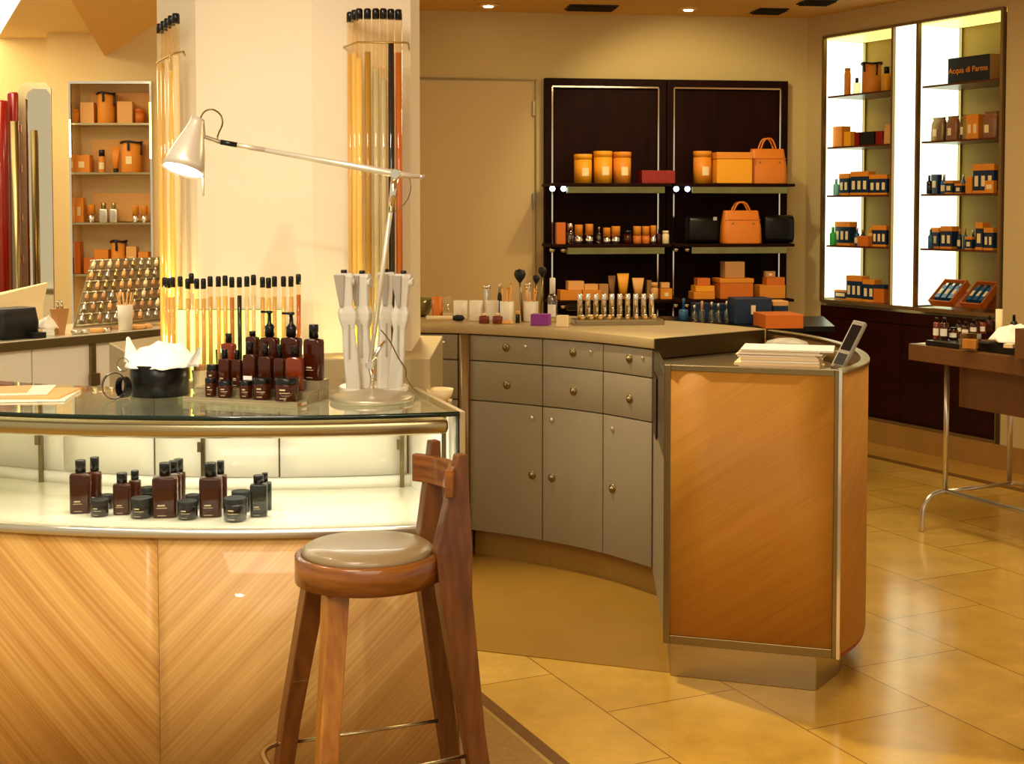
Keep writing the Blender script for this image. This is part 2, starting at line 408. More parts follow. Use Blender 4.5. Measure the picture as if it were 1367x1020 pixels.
# right wall with two shelf niches, built as panels around the openings
SA0, SA1 = wall_s(1099), wall_s(1191); SB0, SB1 = wall_s(1224), wall_s(1336)
ZN0, ZN1 = .936, 2.745; ND = .39
SEND = 4.2
def wallbox(b, s0, s1, t0, t1, z0, z1, mi=0):
    b.prism([W(s0, t0), W(s1, t0), W(s1, t1), W(s0, t1)], z0, z1, mi)
b = MB()
wallbox(b, -.17, SA0 - .02, 0, ND + .1, 0, CEIL); wallbox(b, SB1 + .02, SEND, 0, ND + .1, 0, CEIL)
wallbox(b, SA0 - .02, SB1 + .02, 0, ND + .1, ZN1 + .02, CEIL); wallbox(b, SA0 - .02, SB1 + .02, .05, ND + .1, 0, ZN0 - .03)
wallbox(b, SA0 - .02, SB1 + .02, ND, ND + .1, ZN0 - .03, ZN1 + .02)
struct(b.build('wall_right', 'wall_r'))
b = MB(); wallbox(b, -.17, SEND, -.012, 0.0, 0, .15); struct(b.build('baseboard_right', 'skirt'))
b = MB(); wallbox(b, -.6, SEND, -.34, -.013, 0, .0015); struct(b.build('trim_1', 'floor_band'))
b = MB(); wallbox(b, -.6, SEND, -.41, -.34, 0, .002); struct(b.build('trim_2', 'floor_dark'))
# floor border by the stool
U = Vector((.42, -.907)); V = Vector((.907, .42))
def uv(u, v): p = U * u + V * v; return p
b = MB(); b.prism([uv(-5.2, 1.717), uv(3, 1.717), uv(3, 1.674), uv(-5.2, 1.674)], 0, .0012); struct(b.build('trim_3', 'floor_dark'))
b = MB(); b.prism([uv(-5.2, 1.674), uv(3, 1.674), uv(3, 1.66), uv(-5.2, 1.66)], 0, .0016); struct(b.build('trim_4', 'brass'))
b = MB(); b.prism([uv(-5.2, 1.66), uv(3, 1.66), uv(3, .2), uv(-5.2, .2)], 0, .0010); struct(b.build('trim_5', 'floor_mosaic'))

# ================================================================== RING OF COUNTERS: plan curves
INN = catmull([(-1.0, 5.97), (-.8, 6.01), (-.441, 6.03), (-.2, 5.985), (.128, 5.785), (.363, 5.58), (.562, 5.325)], 8)
OUT = catmull([(1.047, 4.27), (1.15, 4.42), (1.222, 4.60), (1.268, 4.86), (1.27, 5.16), (1.21, 5.5), (1.09, 5.76), (.86, 6.06), (.55, 6.32), (.2, 6.5), (-.2, 6.6), (-.7, 6.62), (-1.0, 6.6)], 8)
def arc_len(P):
    L = [0]
    for i in range(1, len(P)): L.append(L[-1] + (P[i] - P[i - 1]).length)
    return L
def sub(P, a, b_, n=10):
    """resample polyline P between run lengths a and b"""
    L = arc_len(P); out = []
    for k in range(n + 1):
        s = a + (b_ - a) * k / n; i = 1
        while i < len(L) - 1 and L[i] < s: i += 1
        t = (s - L[i - 1]) / (L[i] - L[i - 1]); out.append(P[i - 1].lerp(P[i], t))
    return out
def run_px(P, px):
    L = arc_len(P)
    k = (px - CX) / F
    for i in range(1, len(P)):
        f0 = P[i - 1].x - k * P[i - 1].y; f1 = P[i].x - k * P[i].y
        if f0 <= 0 <= f1: return L[i - 1] + (L[i] - L[i - 1]) * (-f0 / (f1 - f0))
# olive stone floor inside the ring
mp_ = [(.60, 4.455), (-.1, 4.70), (-.6, 4.87), (-1.7, 5.25), (-1.4, 5.8)] + [tuple(p) for p in offset(INN, .10)] + [(.66, 5.35)]
b = MB(); b.prism(mp_, 0, .003); struct(b.build('trim_6', 'floor_mat'))
# worktop of the rear counter
iE = [i for i, p in enumerate(OUT) if (p - Vector((1.09, 5.76))).length < 1e-4][0]
outrear = [OUT[i] for i in range(iE, len(OUT))][::-1]
def resamp(P, n): return sub(P, 0, arc_len(P)[-1] - 1e-6, n)
Iw = resamp(INN, 40); Ow = resamp(outrear, 40)
b = MB(); b.strip(Iw, Ow, 1.008, 1.05, smooth=True, uvs=False)
tag(b.build('worktop', 'steel_wt', bevel=.003), 'curved brushed metal worktop over the grey cabinets, crowded with make-up testers', 'worktop')
# outer curved shell behind the rear counter
shell = outrear
b = MB(); b.strip(resamp(offset(shell, .0), 30), resamp(offset(shell, -.02), 30), .0, 1.006)
tag(b.build('curved_counter_panel', 'veneerO'), 'curved orange wood panel closing the back of the ring counter', 'panel')
# cabinets in the ring
edges = [run_px(INN, x) for x in (622, 725, 806, 872)]
face = offset(INN, .015)
def cab(name_label, r0, r1, knobs, doorknob, dep=.42):
    g = .0025
    F0 = sub(face, r0, r1, 10); c = F0[5]
    t = thing('drawer_cabinet', name_label, 'cabinet', (c.x, c.y, 0))
    Bk = offset(F0, dep); Bi = offset(F0, .02)
    MB().strip(Bi, Bk, .12, 1.006).build('body', 'greyedge', t, world=True)
    Kk = offset(F0, .06)
    MB().strip(Kk, offset(F0, dep - .02), 0, .12, smooth=False).build('kick_board', 'floor_mat', t, world=True)
    def front(nm, z0, z1):
        Fa = sub(face, r0 + g, r1 - g, 10)
        return MB().strip(Fa, offset(Fa, .019), z0 + g, z1 - g).build(nm, 'grey', t, world=True, bevel=.0015)
    def knob(par, fr, z, rad, nm):
        s = r0 + (r1 - r0) * fr; P = sub(face, s - .01, s + .01, 2); tg = (P[2] - P[0]).normalized(); n = Vector((tg.y, -tg.x)); q = Vector((n.x, n.y, 0)).to_track_quat('Z', 'Y').to_matrix()
        c3 = Vector((P[1].x, P[1].y, z))
        if nm == 'knob':
            MB().lathe([(rad, 0), (rad, .003), (rad * .8, .005), (rad * .55, .004), (rad * .45, .012), (rad * .3, .015), (0, .0155)], c3, 20, q=q).build('knob', 'steel_dk', par, world=True)
        else:
            MB().lathe([(rad, 0), (rad, .004), (rad * .6, .006), (0, .006)], c3, 12, q=q).build('lock', 'chrome', par, world=True)
    d1 = front('drawer', .888, 1.004); d2 = front('drawer', .71, .888)
    knob(d1, knobs[0], .955, .0185, 'knob'); knob(d1, knobs[1], .965, .008, 'lock'); knob(d2, knobs[0] + .01, .79, .0185, 'knob')
    dd = front('door', .122, .71)
    knob(dd, doorknob, .405, .0185, 'knob'); knob(dd, doorknob, .655, .010, 'lock')
rl = run_px(INN, 612)
cab('grey cabinet partly hidden behind the beige column plinth, left of the bronze post', rl - .48, rl, (.63, .86), .86)
cab('grey drawer cabinet immediately right of the bronze post, widest of the curved row', edges[0] + .016, edges[1], (.5, .77), .86)
cab('grey drawer cabinet in the middle of the three curved bays right of the post', edges[1], edges[2], (.49, .79), .15, .26)
cab('grey drawer cabinet nearest the orange wood counter end, narrowest in view', edges[2], edges[3], (.53, .81), .19, .09)
P = sub(INN, rl, edges[0] + .012, 3)
tag(MB().strip(offset(P, .004), offset(P, .05), 0, 1.006).build('cabinet_post', 'greyedge'), 'slim bronze post between the grey curved cabinets', 'post')
# ------------------------------------------------------------------ register counter (end of the ring)
pTL = Vector((.503, 4.43)); pTR = Vector((1.047, 4.27)); iEnd = INN[-1]
rc = thing('register_counter', 'tall orange wood counter end with steel frame and rounded right side', 'counter', (.8, 4.5, 0))
ax = (pTR - pTL).normalized(); an = Vector((-ax.y, ax.x))
outc = OUT[:iE + 1]
def seg2(a, b_, n): return [a.lerp(b_, k / n) for k in range(n + 1)]
Pf = seg2(pTL + ax * .022, pTR - ax * .02, 4)
MB().strip(Pf, offset(Pf, .02), .148, 1.03).build('front_panel', 'veneerO', rc, world=True)
b = MB()
def fr(a, c, z0, z1, d0=-.003, d1=.024): b.prism([pTL + ax * a + an * d0, pTL + ax * c + an * d0, pTL + ax * c + an * d1, pTL + ax * a + an * d1], z0, z1)
WL = (pTR - pTL).length
fr(0, .022, .118, 1.05); fr(WL - .02, WL, .118, 1.05); fr(.022, WL - .02, .118, .148); fr(.022, WL - .02, 1.03, 1.05)
b.build('panel_frame', 'steel_dk', rc, world=True, bevel=.002)
MB().prism([pTR + an * -.006 - ax * .006, pTR + an * -.006 + ax * .004, pTR + an * .01 + ax * .006, pTR + an * .01 - ax * .004], .118, 1.052).build('corner_strip', 'chrome', rc, world=True)
Oc = sub(outc, 0, arc_len(outc)[-1] - .035, 30); Oi = offset(Oc, .022)
MB().strip(Oc, Oi, .13, 1.038).build('curved_side', 'veneerO', rc, world=True)
MB().strip(offset(Oc, -.004), offset(Oc, .028), 1.038, 1.05).build('rim', 'steel', rc, world=True, bevel=.002)
MB().strip(offset(Oc, .0225), offset(Oc, .026), .9, 1.0375).build('side_lining', 'steel', rc, world=True)
MB().strip(offset(Oc, .003), offset(Oc, .02), .115, .13).build('bottom_edge', 'redbox', rc, world=True)
# plinth
kb = [pTL + ax * .02 + an * .03, pTR - ax * .07 + an * .02] + [p for p in offset(Oc, .07)[4:]] + [iEnd + Vector((.03, -.03))]
MB().prism(kb, 0, .117).build('plinth', 'steel', rc, world=True, bevel=.002)
# inner side wall, desk, raised end face
inner = [iEnd + Vector((0, -.004)), pTL + an * .03]
b = MB(); d_ = (inner[1] - inner[0]).normalized(); nn = Vector((-d_.y, d_.x))
q = [inner[0], inner[1], inner[1] + nn * .02, inner[0] + nn * .02]
b.prism(q, .118, .71); b.build('inner_side', 'grey', rc, world=True)
MB().prism(q, .7105, 1.0).build('shade_panel', 'olive_dk', rc, world=True)  # dark panel stands in for the shaded open space above the side wall
e0, e1 = inner[0].lerp(inner[1], .1), inner[0].lerp(inner[1], .36)
MB().prism([e0 - nn * .006, e1 - nn * .006, e1 - nn * .0005, e0 - nn * .0005], .70, .93).build('recess_shade', 'mahog2', rc, world=True)  # darker strip painted for the shade inside the opening
MB().prism([iEnd + Vector((.004, -.0)), Vector((1.07, 5.74)), Vector((1.075, 5.72)), iEnd + Vector((.004, -.012))], .97, 1.049).build('end_face', 'olive_dk', rc, world=True)
dk = [pTL + an * .027 + ax * .024, pTR + an * .05 - ax * .05] + offset(Oc, .03)[3:] + [iEnd + Vector((.03, -.014))]
MB().prism(dk, .95, .968).build('desk', 'steel_dk', rc, world=True)
# ------------------------------------------------------------------ front display case
CC = Vector((-.724, 5.612)); RF, RB = 2.30, 1.80
def arcpt(r, x): return Vector((x, CC.y - sqrt(r * r - (x - CC.x) ** 2)))
XL = -1.95; A_ = arcpt(RF, -.134); B_ = arcpt(RB, -.290)
def arc(r, x0, x1, n=30): return [arcpt(r, x0 + (x1 - x0) * k / n) for k in range(n + 1)]
def case_band(ro, ri, z0, z1, nm, m, par, xr=0, bev=0, smooth=True, x0=XL):
    f = (RF - ro) / (RF - RB); g = (RF - ri) / (RF - RB)
    xo = A_.x + (B_.x - A_.x) * f - xr; xi = A_.x + (B_.x - A_.x) * g - xr
    return MB().strip(arc(ro, x0, xo), arc(ri, x0 - .0, xi), z0, z1).build(nm, m, par, world=True, bevel=bev)
dc = thing('display_case', 'long curved glass-topped display case with pale veneer front', 'display case', (-.9, 3.5, 0))
case_band(RF - .07, RB + .02, 0, .07, 'plinth', 'steel_dk', dc)
# veneer front in two leaves meeting in a chevron at px 207
xj = on(207, 730, .75).x; xj = (207 - CX) / F * 3.34
MB().strip(arc(RF - .012, XL, xj), arc(RF - .04, XL, xj), .07, .742).build('front_panel', 'veneerL', dc, world=True)
MB().strip(arc(RF - .012, xj + .001, A_.x - .004), arc(RF - .04, xj + .001, A_.x - .012), .07, .742).build('front_panel', 'veneerR', dc, world=True)
case_band(RF - .04, RB, .70, .742, 'deck_base', 'white', dc)
case_band(RF, RF - .03, .742, .764, 'deck_rail', 'silver', dc, bev=.006)
case_band(RF - .03, RB, .742, .768, 'deck', 'deck', dc)
case_band(RB + .02, RB, .07, .70, 'back_panel', 'white', dc)
case_band(RF - .004, RF - .045, .992, 1.034, 'top_rail', 'steel', dc, xr=.022, bev=.014)
gt = case_band(RF + .002, RB - .002, 1.04, 1.05, 'glass_top', 'topglass', dc)
case_band(RF + .0045, RF + .002, 1.039, 1.051, 'glass_edge', 'glassedge', dc)
case_band(RF - .008, RF - .014, .768, .992, 'glass_front', 'glass', dc)
case_band(RF - .045, RF - .056, 1.018, 1.034, 'light_strip', 'litwall', dc, xr=.06)
# rear white doors with seams, white ledge, posts with locks
seams = [XL, -1.66, -1.30, -1.02, -.66, B_.x - .01]
case_band(RB + .03, RB + .004, .768, .80, 'ledge', 'white', dc)
for i in range(len(seams) - 1):
    MB().strip(arc(RB + .018, seams[i] + .003, seams[i + 1] - .003, 6), arc(RB + .008, seams[i] + .003, seams[i + 1] - .003, 6), .802, 1.036).build('rear_door', 'white', dc, world=True)
for px in (31, 268, 534):
    k = (px - CX) / F; x = k * 3.78; p = arcpt(RB + .035, x)
    ps = MB().box((p.x, p.y, .90), (.012, .012, .27)).build('post', 'steel_dk', dc, world=True)
    MB().box((p.x - .008, p.y - .008, .892), (.012, .01, .028)).build('lock', 'steel_dk', ps, world=True)
p = arcpt(RF - .06, -.165); MB().box((p.x - .01, p.y, .90), (.012, .014, .27)).build('post', 'steel', dc, world=True)
# right end: glass pane and end panel
ed = (B_ - A_).normalized(); en = Vector((ed.y, -ed.x))
MB().prism([A_ + ed * .02 - en * .008, B_ - en * .008, B_ - en * .002, A_ + ed * .02 - en * .002], .768, 1.036).build('end_lining', 'white', dc, world=True)
MB().prism([A_ - en * .003, A_ + en * .001, A_ + en * .001 + ed * .02, A_ - en * .003 + ed * .02], .74, 1.049).build('end_seal', 'glassedge', dc, world=True)
MB().prism([A_ + en * .0015, A_ + en * .017, B_ + en * .017, B_ + en * .0015], .0, 1.05).build('end_panel', 'plinth', dc, world=True, bevel=.002)
p = A_ + en * .03 + ed * .22
MB().lathe([(.008, 0), (.009, .012), (.005, .02), (0, .022)], (p.x, p.y, .78), 12, q=Vector((en.x, en.y, 0)).to_track_quat('Z', 'Y').to_matrix()).build('latch', 'brass', dc, world=True)

# ------------------------------------------------------------------ column, plinth, tubes
pl = tag(MB().prism([(-1.35, 4.5), (-1.12, 4.02), (-.245, 4.02), (-.245, 4.75), (-1.2, 4.85)], 0, 1.115).build('column_plinth', 'plinth', bevel=.004), 'beige plinth around the foot of the cream column', 'plinth')
def colpt(px, D): return Vector(((px - CX) / F * D, D))
cpts = [colpt(213, 4.48), colpt(264, 4.22), colpt(418, 4.16), colpt(549, 4.24), Vector((-.32, 4.7)), Vector((-1.0, 4.8))]
b = MB(); b.prism(cpts, 1.115, 3.4); struct(b.build('wall_column', 'column'))
tubecols = {'y': '#f2cf72', 't': '#e2b765', 'o': '#c87e2e', 'k': '#191512', 'g': '#c3bb96', 'b': '#b08a35', 'p': '#f0e0b4', 'r': '#c0641f', 'w': '#f6e8c0'}
for k, c in tubecols.items(): M['tc_' + k] = mat('powder_' + k, c, .6, var=.05)
def tube_item(p, z0, h, r, fill, c, group, label, nm):
    t = thing(nm, label, 'glass tube', (p[0], p[1], z0), 0, group)
    MB().lathe([(r, 0), (r, h)], n=12).build('glass_body', 'tubeglass', t)
    MB().lathe([(r * .86, .002), (r * .86, h * fill)], n=12).build('powder', 'tc_' + c, t)
    MB().lathe([(r * 1.05, h - .004), (r * 1.05, h + .022), (r * .8, h + .027)], n=12).build('cap', 'black', t)
    return t
words_ = ['first', 'second', 'third', 'fourth', 'fifth', 'sixth', 'seventh', 'eighth', 'ninth', 'tenth', 'eleventh', 'twelfth', 'thirteenth', 'fourteenth', 'fifteenth', 'sixteenth', 'seventeenth', 'eighteenth', 'nineteenth', 'twentieth', 'twenty-first', 'twenty-second', 'twenty-third', 'twenty-fourth', 'twenty-fifth']
cn = {'y': 'yellow', 't': 'tan', 'o': 'orange', 'k': 'black', 'g': 'grey-green', 'b': 'brown', 'p': 'pale beige', 'r': 'rust', 'w': 'cream'}
TT = [(469, 4.14, 't', .9), (475, 4.10, 'y', .9), (481, 4.07, 'y', .88), (492, 4.07, 'b', .9), (503, 4.07, 'g', .85), (513, 4.07, 'g', .82), (523, 4.08, 'k', .93), (533, 4.09, 'r', .9)]
for i, (px, D, c, fl) in enumerate(TT):
    p = colpt(px, D); tube_item(p, 1.115, 1.02, .0105, fl, c, 'tall powder tubes on the column, right rack', f'tall glass tube of {cn[c]} powder, {words_[i]} from left in the right column rack', 'tall_glass_tube')
TL_ = [(217, 4.40, 'y', .9), (222, 4.34, 't', .88), (227, 4.28, 'w', .9), (232, 4.22, 'y', .86), (238, 4.17, 'w', .9)]
for i, (px, D, c, fl) in enumerate(TL_):
    p = colpt(px, D); tube_item(p, 1.115, 1.02, .0115, fl, c, 'tall powder tubes on the column, left rack', f'tall glass tube of {cn[c]} powder, {words_[i]} from left in the left column rack', 'tall_glass_tube')
z = zat(56, 4.05)
pts = [at(459, 61, 4.18), at(470, 58, 4.10), at(477, 56, 4.055), at(540, 55, 4.065), at(545, 55, 4.075), at(546, 55, 4.23)]
for p in pts: p.z = z
tag(MB().tube(pts, .003).build('tube_rail', 'brass'), 'thin brass rail holding the right rack of tall powder tubes', 'rail')
z = zat(72, 4.2); pts = [at(209, 78, 4.46), at(218, 74, 4.34), at(234, 70, 4.17), at(245, 70, 4.14), at(247, 70, 4.24)]
for p in pts: p.z = z
tag(MB().tube(pts, .003).build('tube_rail', 'brass'), 'thin brass rail holding the left rack of tall powder tubes', 'rail')
ST = [(219, 381, 4.15, 'y'), (224, 382, 4.10, 't'), (230, 381, 4.06, 't'), (240, 380, 4.03, 'y'), (250, 383, 3.99, 't'), (255, 376, 4.0, 'p'), (262, 383, 3.98, 'y'), (271, 383, 3.975, 't'), (280, 380, 3.97, 't'), (291, 380, 3.97, 'y'), (300, 379, 3.97, 'y'), (309, 381, 3.97, 'o'), (319, 381, 3.97, 'k'), (329, 380, 3.97, 'p'), (338, 378, 3.97, 'p'), (350, 381, 3.97, 't'), (358, 382, 3.97, 'y'), (366, 380, 3.97, 't'), (378, 380, 3.97, 'y'), (388, 380, 3.975, 't'), (398, 377, 3.98, 'r')]
for i, (px, py, D, c) in enumerate(ST):
    p = colpt(px, D); h = zat(py, D) - 1.055
    tube_item(p, 1.055, h - .002, .0075, .88 if c != 'k' else .9, c, 'short powder tubes behind the counter', f'short glass tube of {cn[c]} powder, {words_[i]} from left in the low row', 'short_glass_tube')
tr = tag(MB().prism([(-1.16, 4.015), (-1.06, 3.945), (-.60, 3.945), (-.60, 4.015)], .9, 1.054).build('tube_tray', 'plinth'), 'narrow shelf carrying the low row of short powder tubes', 'shelf')
fp = thing('frosted_sheet', 'frosted yellow-green glass sheet, glow painted in, behind the short powder tubes', 'light box', (-.8, 4.0, 1.0545))  # own glow stands in for light shining up through a frosted sheet
b = MB(); q0, q1 = colpt(236, 4.0), colpt(375, 4.0)
b.prism([(q0.x, 3.99), (q1.x, 3.99), (q1.x, 4.005), (q0.x, 4.005)], 1.0545, zat(414, 4.0)); b.build('frosted_panel', 'sheet_glow', fp, world=True)
MB().prism([(q0.x - .002, 4.0055), (q1.x + .002, 4.0055), (q1.x + .002, 4.018), (q0.x - .002, 4.018)], 1.0545, zat(414, 4.0) + .002).build('back_plate', 'glassedge', fp, world=True)
# ================================================================== STOOL
SRZ = R(205)                                   # local +x = seat front, local +y = near side
st = thing('bar_stool', 'wooden bar stool with round taupe cushion and low curved backrest before the display case', 'stool', ((489 - CX) / F * 3.0, 3.0, 0), SRZ)
MB().lathe([(.150, .730), (.163, .733), (.163, .790), (.158, .794), (.146, .794), (.146, .775)], n=48).build('seat_ring', 'walnut_h', st)
MB().lathe([(.144, .77), (.147, .795), (.146, .801), (.136, .808), (.10, .813), (.05, .8145), (0, .815)], n=48).build('seat_cushion', 'seat', st)
def leg(points, nm='leg', m='walnut'):
    """points = (a, b, z, width along a, width along b)"""
    secs = []
    for a, b_, z, wa, wb in points:
        secs.append([(a + x * wa / 2, b_ + y * wb / 2, z) for x, y in ((1, 1), (-1, 1), (-1, -1), (1, -1))])
    return MB().loft(secs).build(nm, m, st, bevel=.003, seg=2)
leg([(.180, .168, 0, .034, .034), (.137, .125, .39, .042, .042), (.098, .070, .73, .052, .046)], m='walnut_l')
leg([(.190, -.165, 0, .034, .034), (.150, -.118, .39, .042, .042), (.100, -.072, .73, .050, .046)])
leg([(-.262, .150, 0, .034, .032), (-.204, .118, .39, .050, .036), (-.166, .104, .70, .076, .036), (-.164, .098, .80, .088, .034), (-.178, .088, .90, .056, .032), (-.192, .082, 1.012, .024, .030)], 'back_leg')
leg([(-.285, -.130, 0, .034, .032), (-.222, -.105, .39, .046, .036), (-.178, -.082, .70, .060, .036), (-.182, -.080, .80, .064, .034), (-.186, -.080, .90, .044, .032), (-.192, -.080, 1.018, .024, .030)], 'back_leg')
# curved backrest slab
secs = []
for k in range(17):
    a = R(180 - 40 + 80 * k / 16)
    ri, ro = .160, .180; off = -.022
    secs.append([(off + ri * cos(a), ri * sin(a) * 1.0, .920), (off + ro * cos(a), ro * sin(a), .920), (off + ro * cos(a), ro * sin(a), .985), (off + ri * cos(a), ri * sin(a), .985)])
MB().loft(secs).build('backrest', 'walnut_h', st, bevel=.003)
# footrest: bent steel bar between the legs
zf = .335
pts = catmull([(.150, .150, zf), (.215, .10, zf), (.225, 0, zf), (.215, -.10, zf), (.150, -.145, zf)], 6)
fr_ = MB().tube(pts, .007, 8, flat=.7); fr_.tube([(.137, .130, zf), (-.215, .115, zf)], .006, 8, flat=.7); fr_.tube([(.145, -.125, zf), (-.215, -.105, zf)], .006, 8, flat=.7)
fr_.build('footrest', 'steel', st)
# ================================================================== DESK LAMP
ZT = 1.0505
lb = Vector(((496 - CX) / F * 3.59, 3.59, ZT))
lp = thing('desk_lamp', 'silver jointed desk lamp lit above the round black box', 'lamp', lb)
MB().lathe([(.104, 0), (.113, .004), (.113, .010), (.108, .014), (.06, .022), (.02, .030), (.009, .036), (.008, .045)], n=48).build('base', 'lampbase', lp)
piv = at(494, 487, 3.59); elb = at(528, 232, 3.57); tip = at(291, 189, 3.50); tail = at(563, 236, 3.575)
MB().tube([lb + Vector((0, 0, .034)), lb + Vector((0, 0, .06)), piv], [.0075, .005, .009], 12).build('stem', 'chrome', lp, world=True)
MB().lathe([(.010, -.011), (.012, -.008), (.012, .008), (.010, .011)], piv, 16, q=Matrix.Rotation(pi / 2, 3, 'X')).build('joint', 'chrome', lp, world=True)
MB().tube([piv, piv.lerp(elb, .97)], .0062, 12).build('lower_arm', 'lampbody', lp, world=True)
MB().tube([piv + Vector((.004, 0, .004)), at(503, 470, 3.6), at(514, 455, 3.6)], [.008, .006, .004], 12).build('spring_lever', 'chrome', lp, world=True)
MB().tube([piv.lerp(elb, .80), piv.lerp(elb, .99)], [.007, .0105], 12).build('arm_sleeve', 'chrome', lp, world=True)
MB().lathe([(.012, -.012), (.014, -.009), (.014, .009), (.012, .012)], elb, 20, q=Matrix.Rotation(pi / 2, 3, 'X')).build('joint', 'chrome', lp, world=True)
MB().tube([tail, elb, elb.lerp(tip, .75)], [.005, .010, .0062], 12).tube([elb.lerp(tip, .74), elb.lerp(tip, .92)], [.0065, .0065], 12).build('upper_arm', 'lampbody', lp, world=True)
MB().tube([elb.lerp(tip, .895), elb.lerp(tip, .985)], .0068, 12).build('arm_grip', 'black', lp, world=True)
MB().lathe([(0, -.008), (.006, -.006), (.008, 0), (.006, .006), (0, .008)], tail, 12).build('arm_knob', 'silver', lp, world=True)
top = at(264, 160, 3.485); bot = at(244, 228, 3.44); axd = (bot - top); hl = axd.length; axd.normalize(); qs = (-axd).to_track_quat('Z', 'Y').to_matrix()
prof = [(.018, hl + .002), (.019, hl - .01), (.024, hl * .8), (.033, hl * .6), (.043, hl * .38), (.050, hl * .18), (.054, 0), (.052, 0), (.047, hl * .18), (.040, hl * .38), (.030, hl * .6), (.02, hl * .8)]
MB().lathe(prof, bot, 40, q=qs).build('lamp_shade', 'lampbody', lp, world=True)
MB().lathe([(0, .003), (.048, .004), (.049, .008), (.03, hl * .3), (0, hl * .35)], bot, 24, q=qs).build('bulb', 'bulb', lp, world=True)
MB().tube([top + Vector((.012, 0, -.002)), at(272, 182, 3.48), tip, elb.lerp(tip, .98)], [.005, .006, .006, .0055], 10).build('head_joint', 'silver', lp, world=True)
MB().tube([at(271, 226, 3.46), at(271.5, 262, 3.46)], [.004, .0028], 10).build('handle_pin', 'offwhite', lp, world=True)
MB().tube(catmull([at(265, 163, 3.48), at(272, 150, 3.48), at(283, 146, 3.48), at(294, 153, 3.49), at(297, 165, 3.49), at(291, 180, 3.5), at(290, 187, 3.5)], 6), .0022, 8).build('cable', 'steel_dk', lp, world=True)
MB().tube(catmull([at(547, 234, 3.58), at(548, 255, 3.58), at(540, 272, 3.59), at(525, 284, 3.59)], 5), .0015, 6).build('cable', 'steel_dk', lp, world=True)
MB().tube(catmull([at(508, 440, 3.6), at(520, 455, 3.62), at(532, 478, 3.68), at(541, 492, 3.72), at(543, 505, 3.73), at(553, 520, 3.70), at(561, 526, 3.68)], 5), .0018, 6).build('cable', 'steel_dk', lp, world=True)
l = bpy.data.lights.new('lamp_light', 'SPOT'); l.energy = 9; l.color = (1, .86, .66); l.spot_size = R(110); l.spot_blend = .6; l.shadow_soft_size = .03
lo = bpy.data.objects.new('lamp_light', l); COL.objects.link(lo); lo.location = bot + axd * -.004; lo.rotation_euler = (-axd).to_track_quat('Z', 'Y').to_euler()
# ================================================================== BOTTLES
def wid(px0, px1, D): return (px1 - px0) / F * D
def rbottle(base, w, hb, capw, hc, body='amber', cap='black', rz=0, d=None, name='amber_bottle', label='', cat='bottle', group=None, lab=True, square_cap=False):
    d = d or w * .62
    t = thing(name, label, cat, base, rz, group)
    P = rrect(w, d, min(w, d) * .28, 5); N = rrect(capw * .8, capw * .8, capw * .38, 5)
    secs = [ring(P, 0, .93), ring(P, hb * .02), ring(P, hb * .90), ring(P, hb * .96, .93), ring(N, hb * .985), ring(N, hb + .001)]
    MB().loft(secs, smooth=True).build('body', body, t)
    c = MB().lathe([(capw / 2, hb), (capw / 2, hb + hc * .94), (capw * .46, hb + hc)], n=20).build('cap', cap, t)
    if lab:
        m_ = MB()
        m_.box((-w * .12, -d / 2 - .0004, hb * .30), (w * .30, .0006, hb * .035)).box((-w * .1, -d / 2 - .0004, hb * .24), (w * .42, .0006, hb * .014)).box((-w * .1, -d / 2 - .0004, hb * .06), (w * .36, .0006, hb * .012))
        m_.build('printed_label', 'print', t)
    return t
def pump_bottle(base, w, hb, htop, rz, name, label, body='amber'):
    t = rbottle(base, w, hb, w * .50, (htop - hb) * .42, body, 'black', rz, name=name, label=label)
    z0 = hb + (htop - hb) * .42
    MB().lathe([(w * .22, z0), (w * .16, z0 + .004), (w * .10, z0 + .008), (w * .09, htop - .008), (w * .16, htop - .006), (w * .16, htop)], n=16).box((-w * .18, 0, htop - .003), (w * .6, w * .16, .006)).build('pump_head', 'black', t)
    return t
def jar(base, w, h, body='darkjar', name='dark_jar', label='', lid='blackmat', group=None):
    t = thing(name, label, 'jar', base, 0, group)
    r = w / 2
    MB().lathe([(r * .92, 0), (r, .002), (r, h * .70), (r * .97, h * .73)], n=28).build('body', body, t)
    MB().lathe([(r * .99, h * .731), (r * 1.0, h * .75), (r * 1.0, h * .97), (r * .95, h)], n=28).build('lid', lid, t)
    a0 = -pi / 2 - .25
    m_ = MB()
    for z0, ln in ((h * .48, .5), (h * .36, .9), (h * .12, .6)):
        vs = []; 
        for k in range(5):
            a = a0 - .2 + ln * k / 4
            vs += [((r + .0004) * cos(a), (r + .0004) * sin(a), z0), ((r + .0004) * cos(a), (r + .0004) * sin(a), z0 + h * (.06 if z0 > h * .45 else .025))]
        m_.add(vs, [(2 * k, 2 * k + 2, 2 * k + 3, 2 * k + 1) for k in range(4)])
    m_.build('printed_label', 'print', t)
    return t
ZD = .7685
def deck(px0, px1, pyb, shy, capy, c0, c1, kind, label, back=0, body='amber', xs=0):
    pxm = (px0 + px1) / 2; p = on(pxm, pyb, ZD); D = p.y + .016
    w = wid(px0, px1, D)
    p = Vector(((pxm - CX) / F * D, D, ZD))
    if kind == 'jar': return jar(p, w, zat(capy, D) - ZD, label=label)
    hb = zat(shy, D) - ZD; hc = zat(capy, D) - ZD - hb
    return rbottle(p, w, hb, wid(c0, c1, D), hc, body, 'black', .12, label=label, d=w * .6 if w > .04 else w * .72)
